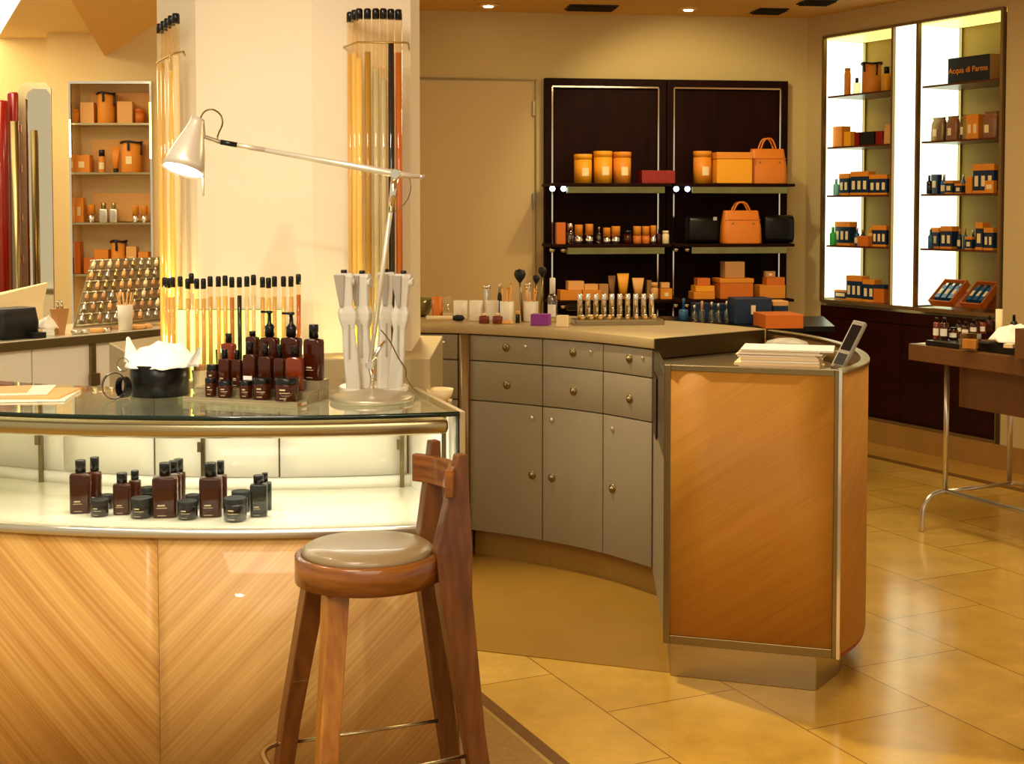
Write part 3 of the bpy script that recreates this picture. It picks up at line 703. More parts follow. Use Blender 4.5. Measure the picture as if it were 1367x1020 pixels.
# display case rows: front ones then the ones standing behind
deck(89, 117, 686, 630, 614, 97, 111, 'b', 'tall amber bottle with black cap, front left in the display case')
deck(147, 170, 688, 644, 631, 154, 168, 'b', 'short reddish amber bottle, front of the second row in the display case')
deck(200, 233, 691.5, 634, 617.5, 210, 225, 'b', 'tall amber bottle, front one of the trio left of centre in the display case')
deck(263, 293, 691, 635, 617.5, 272, 288, 'b', 'tall amber bottle, front of the pair right of centre in the display case')
deck(331, 354, 691, 644, 634, 338, 352, 'b', 'small black bottle, front right end of the display case row', body='darkgreen')
deck(113, 131, 680, 628, 610, 108, 120, 'b', 'tall amber bottle behind the leftmost one in the display case')
deck(168, 184, 682, 639.5, 628, 166, 176.5, 'b', 'short reddish amber bottle, rear one of the second row in the display case')
deck(218, 238, 680.5, 630, 615, 217, 229, 'b', 'tall amber bottle, middle one of the trio in the display case')
deck(226, 244, 672, 629, 612.5, 221, 233.5, 'b', 'tall amber bottle, rear one of the trio in the display case')
deck(283, 300, 680, 632, 615, 284, 294, 'b', 'tall amber bottle, rear of the pair right of centre in the display case')
deck(342, 360, 682, 642, 631, 344, 352, 'b', 'small black bottle, rear one at the right end of the display case', body='darkgreen')
deck(116, 140, 690, 0, 666, 0, 0, 'jar', 'small dark jar in front between the first two bottle rows in the case')
deck(170, 199, 692, 0, 664, 0, 0, 'jar', 'dark jar with flat lid left of the bottle trio in the case')
deck(233, 260, 694, 0, 668, 0, 0, 'jar', 'dark jar between the bottle trio and the bottle pair in the case')
deck(295, 326, 696.5, 0, 664, 0, 0, 'jar', 'largest dark jar, front right beside the small black bottle in the case')
deck(129, 147, 680, 0, 660, 0, 0, 'jar', 'small dark jar behind another, between the first two bottle rows')
deck(184, 202, 676, 0, 650, 0, 0, 'jar', 'dark jar at the back, just left of the bottle trio in the case')
deck(244, 263, 682, 0, 660, 0, 0, 'jar', 'dark jar at the back between the trio and the pair')
deck(306, 331, 684, 0, 655, 0, 0, 'jar', 'dark jar at the back, left of the small black bottles')
# ------------------------------------------------------------------ tester riser on the glass top
rk = thing('tester_riser', 'clear stepped acrylic riser carrying dark bottles on the glass top', 'display riser', (-.68, 3.52, ZT), 0)
fl_ = Vector((-.872, 3.55)); fd = Vector((.945, -.33)).normalized(); fn = Vector((-fd.y, fd.x))
def rp(a, d): return fl_ + fd * a + fn * d
def slab(a0, a1, d0, d1, z0, z1, b): b.prism([rp(a0, d0), rp(a1, d0), rp(a1, d1), rp(a0, d1)], z0, z1)
b = MB()
slab(0, .34, 0, .18, ZT, ZT + .004, b); slab(0, .34, 0, .008, ZT + .004, ZT + .012, b); slab(.0, .34, 0, .06, ZT + .012, ZT + .016, b)
slab(0, .34, .06, .064, ZT + .016, ZT + .030, b); slab(0, .34, .06, .12, ZT + .030, ZT + .034, b); slab(0, .34, .12, .124, ZT + .034, ZT + .052, b); slab(0, .34, .12, .18, ZT + .052, ZT + .056, b)
slab(.334, .34, .064, .12, ZT + .004, ZT + .030, b); slab(.334, .34, .124, .18, ZT + .004, ZT + .052, b)
b.build('steps', 'acrylic', rk, world=True, bevel=.001)
Z1, Z2, Z3 = ZT + .0165, ZT + .0345, ZT + .0565
def rack(px0, px1, z, step_d, shy, capy, capf, kind, label, body='amber', **k):
    pxm = (px0 + px1) / 2; kk = (pxm - CX) / F
    # intersect the pixel column with the line a -> rp(a, step_d)
    q0 = rp(0, step_d); a = (kk * q0.y - q0.x) / (fd.x - kk * fd.y); p = rp(a, step_d)
    D = p.y; w = wid(px0, px1, D) ; base = Vector((p.x, p.y, z))
    rz = math.atan2(fd.y, fd.x)
    if kind == 'jar': return jar(base, w, zat(capy, D) - z, 'amber', name='amber_jar', label=label, lid='black')
    if kind == 'pump': return pump_bottle(base, w, zat(shy, D) - z, zat(capy, D) - z, rz, 'pump_bottle', label)
    hb = zat(shy, D) - z; hc = zat(capy, D) - z - hb
    return rbottle(base, w, hb, w * capf, hc, body, 'black', rz, label=label, d=w * .62)
rack(272, 287, Z1, .03, 0, 504, 0, 'jar', 'small amber jar, front left of the stepped riser')
rack(289, 309, Z1, .028, 0, 508, 0, 'jar', 'amber jar second from left in the front row of the riser')
rack(318, 335, Z1, .03, 0, 508, 0, 'jar', 'amber jar in the middle of the riser front row')
rack(336, 361, Z1, .028, 0, 504, 0, 'jar', 'wide amber jar fourth from left in the riser front row')
rack(365, 397, Z1, .024, 0, 504, 0, 'jar', 'widest dark jar, front right of the stepped riser')
rack(274, 290, Z2, .085, 0, 486, 0, 'jar', 'tall dark jar behind the front left amber jar on the riser')
rack(290, 307, Z2, .09, 478, 466, .5, 'b', 'small dark bottle, leftmost bottle in the middle row of the riser')
rack(308, 322, Z2, .095, 479, 467, .5, 'b', 'small dark bottle, second bottle in the middle row of the riser')
t_ = rack(323, 342, Z2, .09, 472, 456, .45, 'b', 'small amber bottle with white label in the riser middle row')
MB().box((0, -.014, .022), (.026, .001, .022)).build('white_label', 'white', t_)
rack(344, 363, Z2, .09, 475, 459, .42, 'b', 'dark bottle just right of the white-labelled one on the riser')
rack(364, 380, Z2, .09, 477, 460, .48, 'b', 'narrow dark bottle, second from right in the riser middle row')
rack(381, 404, Z2, .09, 476, 461, .4, 'b', 'reddish amber bottle, right end of the riser middle row', 'amber2')
rack(294, 314, Z3, .15, 457, 445, .45, 'b', 'light amber bottle, back left of the riser with black cap', 'amber2')
rack(327, 345, Z3, .152, 448, 442, .5, 'b', 'big amber bottle with short cap, left of the pump bottles')
rack(346, 372, Z3, .150, 449, 415, 0, 'pump', 'amber pump bottle, left one of the two on the riser')
rack(374, 402, Z3, .150, 449, 417, 0, 'pump', 'amber pump bottle, right one of the two on the riser')
rack(405, 431, Z3, .145, 451, 433, .5, 'b', 'tall dark bottle standing alone at the right end of the riser')
# ------------------------------------------------------------------ black round box with tissue
p = Vector(((211 - CX) / F * 3.70, 3.70, ZT))
bxr = wid(173, 250, 3.70) / 2
t = thing('round_box', 'black round box stuffed with white tissue on the glass top', 'box', p)
MB().lathe([(bxr, 0), (bxr, .085), (bxr * .95, .087), (bxr * .95, .01)], n=40).build('body', 'blackgloss', t)
# tissue: a crumpled sheet heaped in the box
def crumple(w, d, h, seed, n=40, rim=.0, sharp=2.2, thick=.0015):
    rnd = random.Random(seed); waves = [(rnd.uniform(-1, 1) * 26, rnd.uniform(-1, 1) * 26, rnd.uniform(0, 6.28), rnd.uniform(.4, 1)) for _ in range(9)]
    vs = []; fs = []
    for j in range(n + 1):
        for i in range(n + 1):
            u = -1 + 2 * i / n; v = -1 + 2 * j / n
            rr = sqrt(u * u + v * v); k = max(abs(u), abs(v)) / rr if rr > 1e-6 else 1
            x, y = u * k, v * k; r = sqrt(x * x + y * y)
            z = 0
            for a, b_, ph, am in waves: z += am * (1 - abs(sin((a * x + b_ * y) * .11 + ph))) ** sharp
            z /= 4
            vs.append((x * w / 2 * (1 + .08 * sin(7 * math.atan2(y, x))), y * d / 2 * (1 + .1 * cos(5 * math.atan2(y, x))), h * z * (1 - .35 * r ** 3) * (1 - r ** 6 * .4) + h * .25 * (1 - r * r) - rim * r ** 4))
    for j in range(n):
        for i in range(n): a = j * (n + 1) + i; fs.append((a, a + 1, a + n + 2, a + n + 1))
    b = MB(); b.add(vs, fs, 0, True); return b
ts = crumple(.19, .165, .048, 5, rim=.024)
ts2 = tag(ts.build('tissue', 'tissue', None, loc=(p.x + .002, p.y, ZT + .100)), 'crumpled white tissue heaped in the black round box', 'tissue paper')
ts2.modifiers.new('s', 'SOLIDIFY').thickness = .002
for (px, py, w, h, a) in ((177, 468, .05, .07, .4), (252, 478, .05, .055, -.6)):
    c = at(px, py, 3.68); vs = []; 
    b = MB()
    for j in range(7):
        for i in range(5):
            u = i / 4 - .5; v = j / 6
            vs.append((c.x + u * w * (1 - v * .85) + (.012 if a > 0 else .03) * v * (-1 if a > 0 else 1), c.y + .012 * sin(u * 6), c.z - h * .45 + v * h * (1 - .2 * abs(u))))
    b.add(vs, [(j * 5 + i, j * 5 + i + 1, j * 5 + i + 6, j * 5 + i + 5) for j in range(6) for i in range(4)], 0, True)
    o = b.build('tissue_corner', 'tissue', ts2, world=True); o.modifiers.new('s', 'SOLIDIFY').thickness = .0015
# ribbons left of the box
def ribbon_loop(c, r, wdt, a0, a1, q, b):
    n = 20
    for k in range(n):
        a, a2 = a0 + (a1 - a0) * k / n, a0 + (a1 - a0) * (k + 1) / n
        vs = [];
        for aa in (a, a2):
            for s in (-1, 1):
                for rr in (r, r * .93): vs.append(Vector(c) + q @ Vector((rr * cos(aa), s * wdt / 2, rr * sin(aa) * 1.15)))
        b.add(vs, [(0, 2, 6, 4), (1, 5, 7, 3), (0, 4, 5, 1), (2, 3, 7, 6)], 0, False)
b = MB(); c1 = at(152, 517, 3.60); c1.z = ZT + .0375; ribbon_loop(c1, .032, .018, 0, 2 * pi, Matrix.Rotation(.5, 3, 'Z'), b)
c2 = at(165, 519, 3.63); c2.z = ZT + .0295; ribbon_loop(c2, .025, .020, 0, 2 * pi, Matrix.Rotation(-.7, 3, 'Z'), b)
c3 = c1 + Vector((.02, .02, .055)); ribbon_loop(c3, .016, .014, .3, 5.6, Matrix.Rotation(.2, 3, 'Z'), b)
tag(b.build('ribbon', 'black'), 'curled black ribbon loops beside the black round box', 'ribbon')
# cream cup and small clear tester pot
p = at(261, 0, 3.76); D = 3.76
t = thing('paper_cup', 'small crumpled cream paper cup between the black box and the riser', 'cup', (p.x, D, ZT))
hc = zat(494, D) - ZT
MB().lathe([(.0165, 0), (.018, .004), (.019, hc * .6), (.0215, hc * .92), (.0225, hc), (.0205, hc), (.019, hc * .8), (.016, .01)], n=14, smooth=False).build('cup_body', 'cream', t)
MB().lathe([(.016, hc * .8), (.017, hc + .014), (.012, hc + .016)], n=10, smooth=False).build('lid', 'tan', t)
p = at(280, 0, 3.72)
t = thing('glass_beaker', 'small clear glass of tester sticks behind the left end of the riser', 'glass', (p.x, 3.80, ZT))
MB().lathe([(.018, 0), (.018, .07), (.0165, .07), (.0165, .004)], n=20).build('glass_body', 'glass', t)
m_ = MB()
for dx, dy in ((-.006, 0), (.004, .004), (.003, -.005)): m_.tube([(dx, dy, .006), (dx * 1.6, dy * 1.5, .115)], .0022, 6)
m_.build('sticks', 'black', t)
# magazine / papers at the left
t = thing('magazine_stack', 'stack of glossy open brochures at the left end of the glass top', 'magazines', (-1.4, 3.65, ZT))
b = MB()
for i, (a, dx, dy, w, d) in enumerate(((.12, 0, 0, .40, .22), (.02, .02, .02, .34, .20), (.2, -.04, .03, .34, .18))):
    b.box((dx, dy, .003 + i * .0045), (w, d, .004), a, mi=i % 2)
b.build('pages', ['paper', 'peach'], t)
MB().box((-.05, .03, .0145), (.24, .15, .002), .25).build('cover', 'peach', t)
# ------------------------------------------------------------------ grey handsets in a white dish
cx_, D = (498 - CX) / F * 3.76, 3.76
t = thing('tester_dish', 'round white dish holding four pale grey handsets behind the lamp', 'dish', (cx_, D, ZT))
MB().lathe([(.085, 0), (.096, .004), (.098, .016), (.094, .018), (.085, .008), (0, .008)], n=40).build('dish', 'offwhite', t)
def handset(px, lean, D, hh, turn, label, tone='greyplastic'):
    base = at(px, 0, D); base.z = ZT + .0085
    o = thing('grey_handset', label, 'handset', base, turn)
    H_ = hh - ZT - .0085; secs = []
    for z, w, d in ((0, .040, .020), (.30, .040, .022), (.52, .034, .022), (.60, .046, .030), (.66, .050, .030), (.72, .036, .024), (.93, .040, .026), (.97, .050, .028), (1.0, .046, .024)):
        x = lean * z * H_
        secs.append([(x + a, b_, z * H_) for a, b_ in rrect(w * 1.0, d, .006, 2)])
    MB().loft(secs, smooth=False).build('body', tone, o, bevel=.001)
    zc = H_; x = lean * H_
    MB().lathe([(.008, 0), (.009, .004), (.008, .009)], (x, 0, zc), 12).build('tip_cap', 'black', o)
    MB().loft([[(x - .010 + a, -.016 + b_, zc * .72) for a, b_ in rrect(.010, .006, .002, 2)], [(x - .016 + a, -.018 + b_, zc * .985) for a, b_ in rrect(.030, .010, .003, 2)]]).build('flap', 'greyplastic2', o)
    MB().lathe([(.010, -.022), (.012, -.020), (.012, .020), (.010, .022)], (x + .006, 0, zc * .93), 16, q=Matrix.Rotation(pi / 2, 3, 'Y')).build('roller', 'greyplastic', o)
    MB().box((x * .5, -.0122, zc * .42), (.006, .002, zc * .3)).build('groove', 'greyplastic2', o)
    return o
zt_ = zat(364, 3.75)
handset(469, -.075, 3.735, zt_, .25, 'pale grey handset leaning outward, leftmost in the white dish')
handset(485, -.025, 3.77, zt_ - .004, -.35, 'pale grey handset in the left pair, nearer the lamp stem', 'greyplastic')
handset(510, .025, 3.775, zt_, .5, 'pale grey handset in the right pair, just right of the lamp stem')
handset(526, .075, 3.73, zt_ - .002, -.2, 'pale grey handset leaning outward, rightmost in the white dish')
# white bowl on the ledge behind the case corner
pb = at(592, 0, 4.05)
t = thing('bowl', 'small cream bowl behind the right corner of the display case', 'bowl', (pb.x - .012, 4.02, zat(537, 4.0)))
MB().lathe([(.018, 0), (.024, .002), (.036, .018), (.041, .038), (.039, .038), (.033, .018), (0, .005)], n=32).build('bowl_body', 'cream', t)
zb = zat(537, 4.0)
tag(MB().box((pb.x - .02, 4.02, zb / 2 - .0005), (.085, .12, zb - .001)).build('shelf_block', 'plinth'), 'narrow beige block under the cream bowl beside the column plinth', 'stand')
# ------------------------------------------------------------------ on the register counter
t = thing('paper_stack', 'thick stack of white papers and folders on the register counter', 'papers', (.925, 4.515, .969))
zt2 = zat(463, 4.55)
rnd = random.Random(3); b = MB(); z = .969; k = 0
while z < zt2 - .004:
    h = rnd.choice((.004, .006, .009)); w = .27 + rnd.uniform(-.02, .01)
    b.boxb(.903 + rnd.uniform(-.006, .006), 4.515 + rnd.uniform(-.006, .006), z, w, .20, h - .0006, math.atan2(ax.y, ax.x) + rnd.uniform(-.03, .03), mi=k % 2); z += h; k += 1
b.build('sheets', ['paper', 'cream'], t, world=True)
t = thing('loose_folder', 'pink-white folder lying on top of the paper stack', 'folder', (.925, 4.50, z))
MB().box((0, 0, .004), (.30, .19, .006), math.atan2(ax.y, ax.x) + .03).build('cover', 'paper', t)
# card terminal leaning
t = thing('card_terminal', 'grey handheld terminal tilted upright on the counter rim', 'terminal', (1.10, 4.62, .969))
a0 = at(1117, 494, 4.55); a1 = at(1149, 430, 4.62)
dv = (a1 - a0); L_ = dv.length; dv.normalize()
q = dv.to_track_quat('Z', 'Y').to_matrix()
def obox(b, c, q, d, mi=0):
    vs = [Vector(c) + q @ Vector((x * d[0] / 2, y * d[1] / 2, z * d[2] / 2)) for z in (-1, 1) for y in (-1, 1) for x in (-1, 1)]
    b.add(vs, [(0, 2, 3, 1), (4, 5, 7, 6), (0, 1, 5, 4), (1, 3, 7, 5), (3, 2, 6, 7), (2, 0, 4, 6)], mi)
xa = Vector((.80, -.60, 0)); xa = (xa - dv * xa.dot(dv)).normalized(); ya = dv.cross(xa); q = Matrix((xa, ya, dv)).transposed()
b = MB(); obox(b, (a0 + a1) / 2, q, (.050, .020, L_)); b.build('body', 'greyplastic2', t, world=True, bevel=.006)
b = MB(); obox(b, (a0 + a1) / 2 + dv * L_ * .14 - ya * .0105, q, (.036, .001, L_ * .52)); b.build('screen', 'black', t, world=True)
b = MB(); obox(b, (a0 + a1) / 2 - dv * L_ * .30 - ya * .0105, q, (.034, .001, L_ * .22)); b.build('keypad', 'blackmat', t, world=True)
bs = a0 + Vector((0, 0, 0)); MB().boxb(bs.x, bs.y, .969, .06, .07, a0.z - .969 + .004, .3).build('cradle', 'greyplastic2', t, world=True, bevel=.004)
t = thing('receipt_printer', 'low rounded dark grey device behind the papers on the register counter', 'printer', (1.02, 4.98, .969))
zz = zat(452, 4.98) - .969
MB().loft([ring(rrect(.16, .16, .04), 0), ring(rrect(.17, .17, .04), zz * .6), ring(rrect(.14, .14, .05), zz * .9), ring(rrect(.07, .07, .03), zz)], smooth=True).build('body', 'greyplastic2', t)
t = thing('cable_bundle', 'silver cable clip on the metal rim behind the terminal', 'cable', (1.1, 5.0, .969))
MB().tube(catmull([(1.14, 4.72, .975), (1.17, 4.80, 1.02), (1.18, 4.86, 1.045), (1.16, 4.95, 1.03), (1.13, 5.0, .98)], 6), .004, 8).build('cable', 'silver', t, world=True)
# ================================================================== GOODS: kinds
def ordinal_rows(items, where):
    """fill a template with each item's place among look-alikes on its shelf"""
    cnt = {}
    for it in items: cnt[it['desc']] = cnt.get(it['desc'], 0) + 1
    seen = {}
    for it in items:
        d = it['desc']
        if cnt[d] == 1: it['label'] = f"{d} {where}"
        else:
            seen[d] = seen.get(d, 0) + 1; i = seen[d]
            o = {1: 'leftmost', cnt[d]: 'rightmost'}.get(i, words_[i - 1] + ' from left')
            it['label'] = f"{d}, {o} {where}"
    return items
def g_box(t, w, d, h, m='orange', lid=None, label=False, side=None):
    hl_ = h if not lid else h * .78
    zb_ = h * .1 if (lid == 'orange' and m == 'navy') else 0
    if zb_: MB().boxb(0, 0, 0, w, d, zb_ - .0005).build('base', 'orange', t)
    MB().boxb(0, 0, zb_, w * (.97 if lid else 1), d * (.97 if lid else 1), hl_ - zb_).build('body', m, t, bevel=min(w, d, h) * .03)
    if lid: MB().boxb(0, 0, hl_, w, d, h - hl_).build('lid', lid, t, bevel=min(w, d, h) * .03)
    if isinstance(label, tuple) and w > .07 and label[0] == .5:
        n_ = 3 if w > .13 else 2
        for k in range(n_): MB().box((w * (-.5 + (k + .6) / (n_ + .2)), -d / 2 - .0006, h * .42), (w * .62 / n_ * .8, .001, h * .36)).build('label', 'cream', t)
    elif label: MB().box((label[1] * w if isinstance(label, tuple) else 0, -d / 2 - .0006, h * (label[2] if isinstance(label, tuple) else .45)), (w * (label[0] if isinstance(label, tuple) else .35), .001, h * .35)).build('label', 'cream', t)
def g_can(t, w, h, m='yellow', lid=True, label=True):
    r = w / 2
    MB().lathe([(r * .97, 0), (r * .97, h * .82)], n=28).build('body', m, t)
    MB().lathe([(r, h * .821), (r, h * .99), (r * .97, h)], n=28).build('lid', m, t)
    if label:
        vs = []
        for k in range(5):
            a = -pi / 2 + .12 + .5 * (k / 4 - .5) * 1.6
            for z in (h * .25, h * .52): vs.append((r * .985 * cos(a), r * .985 * sin(a), z))
        MB().add(vs, [(2 * k, 2 * k + 2, 2 * k + 3, 2 * k + 1) for k in range(4)]).build('label', 'cream', t)
def g_tumbler(t, w, h, m='orange', base='chrome', f=.45):
    r = w / 2
    MB().lathe([(r * .9, 0), (r, .003), (r, h * f)], n=20).build('metal_base', base, t)
    MB().lathe([(r * .98, h * f), (r * .98, h * .97), (r * .93, h)], n=20).build('body', m, t)
def g_bottle(t, w, h, m='amber', cap='black', capf=.28, neck=.45, round_=True, label=None, d=None):
    hb = h * (1 - capf)
    if round_: MB().lathe([(w * .46, 0), (w / 2, h * .02), (w / 2, hb * .85), (w * .4, hb * .95), (w * neck / 2 * .9, hb)], n=20).build('body', m, t)
    else:
        P = rrect(w, d or w * .6, w * .12, 3); N = rrect(w * neck * .8, w * neck * .8, w * neck * .3, 3)
        MB().loft([ring(P, 0, .96), ring(P, h * .02), ring(P, hb * .88), ring(P, hb * .94, .9), ring(N, hb)], smooth=True).build('body', m, t)
    MB().lathe([(w * neck / 2, hb), (w * neck / 2, h * .98), (w * neck * .42, h)], n=16).build('cap', cap, t)
    if label:
        if round_:
            vs = []
            for k in range(7):
                a = -pi / 2 + 2.0 * (k / 6 - .5)
                for z in (hb * .2, hb * .62): vs.append((w * .505 * cos(a), w * .505 * sin(a), z))
            MB().add(vs, [(2 * k, 2 * k + 2, 2 * k + 3, 2 * k + 1) for k in range(6)]).build('label', label, t)
        else: MB().box((0, -(d or w * .6) / 2 - .0008, hb * .42), (w * .6, .001, hb * .4)).build('label', label, t)
def g_tube(t, w, h, m='orange', cap='black', capf=.15, d=None):
    d = d or w * .6
    P0 = ring(rrect(w * .62, d, d * .45, 3), h * capf); P1 = ring(rrect(w, d * .12, d * .05, 3), h)
    MB().loft([P0, [tuple(Vector(a).lerp(Vector(b_), .5)) for a, b_ in zip(P0, P1)], P1], smooth=True).build('body', m, t)
    MB().lathe([(w * .3, 0), (w * .3, h * capf)], n=16, sy=min(1, d / w * 1.2)).build('cap', cap, t)
def g_drumbag(t, w, h, m='orange', label=True, deep=None):
    r = w / 2
    MB().lathe([(r * .96, 0), (r, .004), (r * .98, h * .93), (r * .9, h * .95), (r * .9, h * .5)], n=28).build('body', m, t)
    m_ = MB(); pts = [(r * 1.05 * cos(a), r * 1.05 * sin(a), h * .95 + h * .02 * sin(3 * a + .5)) for a in [2 * pi * k / 24 for k in range(24)]]
    m_.tube(pts, h * .035, 6, closed=True)
    m_.tube(catmull([(r * 1.0, -.01, h * .95), (r * 1.12, -.02, h * .8), (r * 1.08, -.02, h * .55)], 4), h * .03, 6)
    m_.tube(catmull([(-.1 * r, -r, h * .97), (0, -r * 1.08, h * .85), (0, -r * 1.04, h * .68)], 4), h * .04, 6)
    m_.build('ribbon', 'black', t)
    if label: MB().box((0, -r * .99 - .002, h * .38), (w * .3, .003, h * .24)).build('label', 'cream', t)
def g_handbag(t, w, h, hh, d=.12, m='leather'):
    secs = []
    for z, k, dd in ((0, .97, 1), (h * .03, 1, 1), (h * .5, .97, .85), (h * .96, .86, .45), (h, .84, .40)):
        secs.append([(a, b_, z) for a, b_ in rrect(w * k, d * dd, d * dd * .3, 4)])
    MB().loft(secs, smooth=True).build('body', m, t)
    for s in (-1, 1):
        y = s * d * .21
        MB().tube(catmull([(-w * .24, y - .004 * s, h * .8), (-w * .2, y, h), (-w * .11, y, h + (hh - h) * .8), (0, y, hh), (w * .11, y, h + (hh - h) * .8), (w * .2, y, h), (w * .24, y - .004 * s, h * .8)], 6), w * .022, 8).build('handle', m, t)
    MB().box((0, -d * .36, h * .72), (w * .9, .002, h * .012), rx=.12).build('seam', 'orange2', t)
    m_ = MB()
    for x in (-.26, .26): m_.lathe([(.006, 0), (.006, .004), (0, .005)], (x * w, -d * .41, h * .62), 10, q=Matrix.Rotation(pi / 2, 3, 'X'))
    m_.build('stud', 'brass', t)
def g_bolster(t, w, h, m='blackgloss', d=.12, clasp=False):
    secs = []
    for x, k in ((-.5, .80), (-.48, .93), (-.44, 1), (.44, 1), (.48, .93), (.5, .80)):
        secs.append([(x * w, a * k, h / 2 + b_ * k) for a, b_ in rrect(d, h, min(d, h) * .3, 4)])
    MB().loft(secs, smooth=True).build('body', m, t)
    if clasp: MB().box((w * .36, -d / 2 - .002, h * .92), (w * .12, .004, h * .12)).build('clasp', 'silver', t)
def g_bag(t, w, h, m='brownbag', label=True, d=None):
    d = d or w * .5; secs = []
    for z, k, dd in ((0, .94, 1), (h * .05, 1, 1), (h * .7, .97, .85), (h * .84, .86, .5), (h * .9, .76, .4), (h, .92, .42)):
        secs.append([(a * (1 + .05 * sin(9 * a / w + z * 40)), b_, z) for a, b_ in rrect(w * k, d * dd, d * dd * .3, 4)])
    MB().loft(secs, smooth=True).build('wrap', m, t)
    MB().box((w * .02, 0, h * .87), (w * .80, d * .44, h * .03)).build('tie', 'orange2', t)
    if label: MB().box((-w * .12, -d * .5 - .001, h * .36), (w * .3, .002, h * .3)).build('label', 'cream', t)
KN = {'box': ('gift_box', 'box'), 'can': ('round_canister', 'canister'), 'tumbler': ('perfume_flacon', 'bottle'), 'bottle': ('bottle', 'bottle'), 'tube': ('cream_tube', 'tube'),
      'drum': ('drum_bag', 'gift bag'), 'handbag': ('handbag', 'handbag'), 'bag': ('wrapped_gift', 'gift'), 'jar': ('jar', 'jar'), 'bolster': ('bolster_bag', 'bag')}
def make(kind_, loc_, rz_, w_, h_, lab_, grp_=None, **k):
    nm, cat = KN[kind_]; nm = k.pop('name', nm); cat = k.pop('cat', cat)
    t = thing(nm, lab_, cat, loc_, rz_, grp_)
    if kind_ == 'box': g_box(t, w_, k.pop('d', w_ * .7), h_, **k)
    elif kind_ == 'jar':
        r = w_ / 2
        MB().lathe([(r * .9, 0), (r, .002), (r, h_ * .7)], n=20).build('body', 'amber', t); MB().lathe([(r, h_ * .701), (r, h_)], n=20).build('lid', 'black', t)
    else: {'can': g_can, 'tumbler': g_tumbler, 'bottle': g_bottle, 'tube': g_tube, 'drum': g_drumbag, 'handbag': g_handbag, 'bolster': g_bolster, 'bag': g_bag}[kind_](t, w_, h_, **k)
    return t
def I(kind_, x0, x1, ytop, desc, t=None, z=None, ybase=None, **k): return dict(kind=kind_, x0=x0, x1=x1, y=ytop, desc=desc, t=t, z=z, ybase=ybase, k=k)
# ================================================================== DARK WALL CABINETS
sA = (back_s(727, .05), back_s(887.5, .05)); sB = (back_s(889, .05), back_s(1049, .05))
ZTOP = 2.46; SHZ = [1.736, 1.330, .955]
def wallcab(s0, s1, lab, fx, sname):
    c = B((s0 + s1) / 2, 0); t = thing('wall_cabinet', lab, 'shelf unit', (c.x, c.y, 0), BANG); w = s1 - s0
    def lx(px, tt): return back_s(px, tt) - (s0 + s1) / 2
    MB().box((0, -.012, ZTOP / 2), (w - .002, .022, ZTOP)).build('back_panel', 'mahogany', t)
    b = MB(); e = .045
    b.box((-w / 2 + e / 2, -.035, ZTOP / 2), (e, .068, ZTOP)).box((w / 2 - e / 2, -.035, ZTOP / 2), (e, .068, ZTOP)).box((0, -.035, ZTOP - .025), (w - 2 * e, .068, .05))
    b.build('frame', 'mahogany', t)
    b = MB(); i = w / 2 - e - .006
    b.box((-i, -.050, ZTOP / 2 - .02), (.011, .02, ZTOP - .08)).box((i, -.050, ZTOP / 2 - .02), (.011, .02, ZTOP - .08)).box((0, -.050, ZTOP - .056), (2 * i, .02, .011))
    b.build('trim_strip', 'chrome', t)
    return t
wa = wallcab(*sA, 'tall dark wood wall cabinet with chrome trim, left one beside the cream door', None, '')
wb = wallcab(*sB, 'tall dark wood wall cabinet with chrome trim, right one near the room corner', None, '')
FT = .42                                                            # shelf projection
def cshelf(par, px0, px1, z, lab, light):
    s0, s1 = back_s(px0, FT), back_s(px1, FT)
    c = B((s0 + s1) / 2, 0); t = thing('wall_shelf', lab, 'shelf', (c.x, c.y, z), BANG); w = s1 - s0
    MB().box((0, -FT / 2 - .03, -.010), (w, FT - .06, .020)).build('board', 'mahogany', t, bevel=.003)
    l0 = (back_s(px0 + 22, FT) + back_s(px1 - 6, FT)) / 2 - (s0 + s1) / 2; lw = back_s(px1 - 8, FT) - back_s(px0 + 24, FT)
    MB().box((l0, -FT + .06, -.0435), (lw, .06, .046)).build('light_housing', 'housing', t, bevel=.002)
    m_ = MB()
    for px in (px0 + 4, px0 + 19):
        x = back_s(px, FT) - (s0 + s1) / 2
        m_.lathe([(0, -.056), (.014, -.05), (.02, -.036), (.014, -.022), (.006, -.0205)], (x, -FT + .05, 0), 12)
    m_.build('spot', 'led' if light else 'chrome', t)
    return t
def lev(n): return ('upper', 'middle', 'lower')[n]
for i, z in enumerate(SHZ):
    cshelf(wa, 735, 897, z, f'{lev(i)} projecting shelf of the left dark wall cabinet', i == 0)
    cshelf(wb, 901, 1061, z, f'{lev(i)} projecting shelf of the right dark wall cabinet', i == 0)
def cab_items(items, z, where, grp=None):
    for it in ordinal_rows(items, where):
        tt = it['t'] or .30; px = (it['x0'] + it['x1']) / 2; P = B(back_s(px, tt), tt)
        w = back_s(it['x1'], tt) - back_s(it['x0'], tt); zb = it['z'] if it['z'] is not None else z + .0005
        if it['ybase']: zb = zat(it['ybase'], P.y)
        h = zat(it['y'], P.y) - zb; k = it['k']
        if 'hy' in k: k = dict(k); k['hh'] = zat(k.pop('hy'), P.y) - zb
        make(it['kind'], (P.x, P.y, zb), BANG + k.get('_r', 0), w, h, it['label'], grp, **{a: b_ for a, b_ in k.items() if a != '_r'})
cab_items([I('can', 766, 790, 206, 'yellow-orange lidded canister with cream label'), I('can', 792, 817, 202, 'yellow-orange lidded canister with cream label'), I('can', 818, 842, 203, 'yellow-orange lidded canister with cream label', m='orange'),
           I('box', 853, 897, 228, 'flat red patterned gift box', m='redbox', d=.16)], SHZ[0], 'on upper shelf of left dark cabinet')
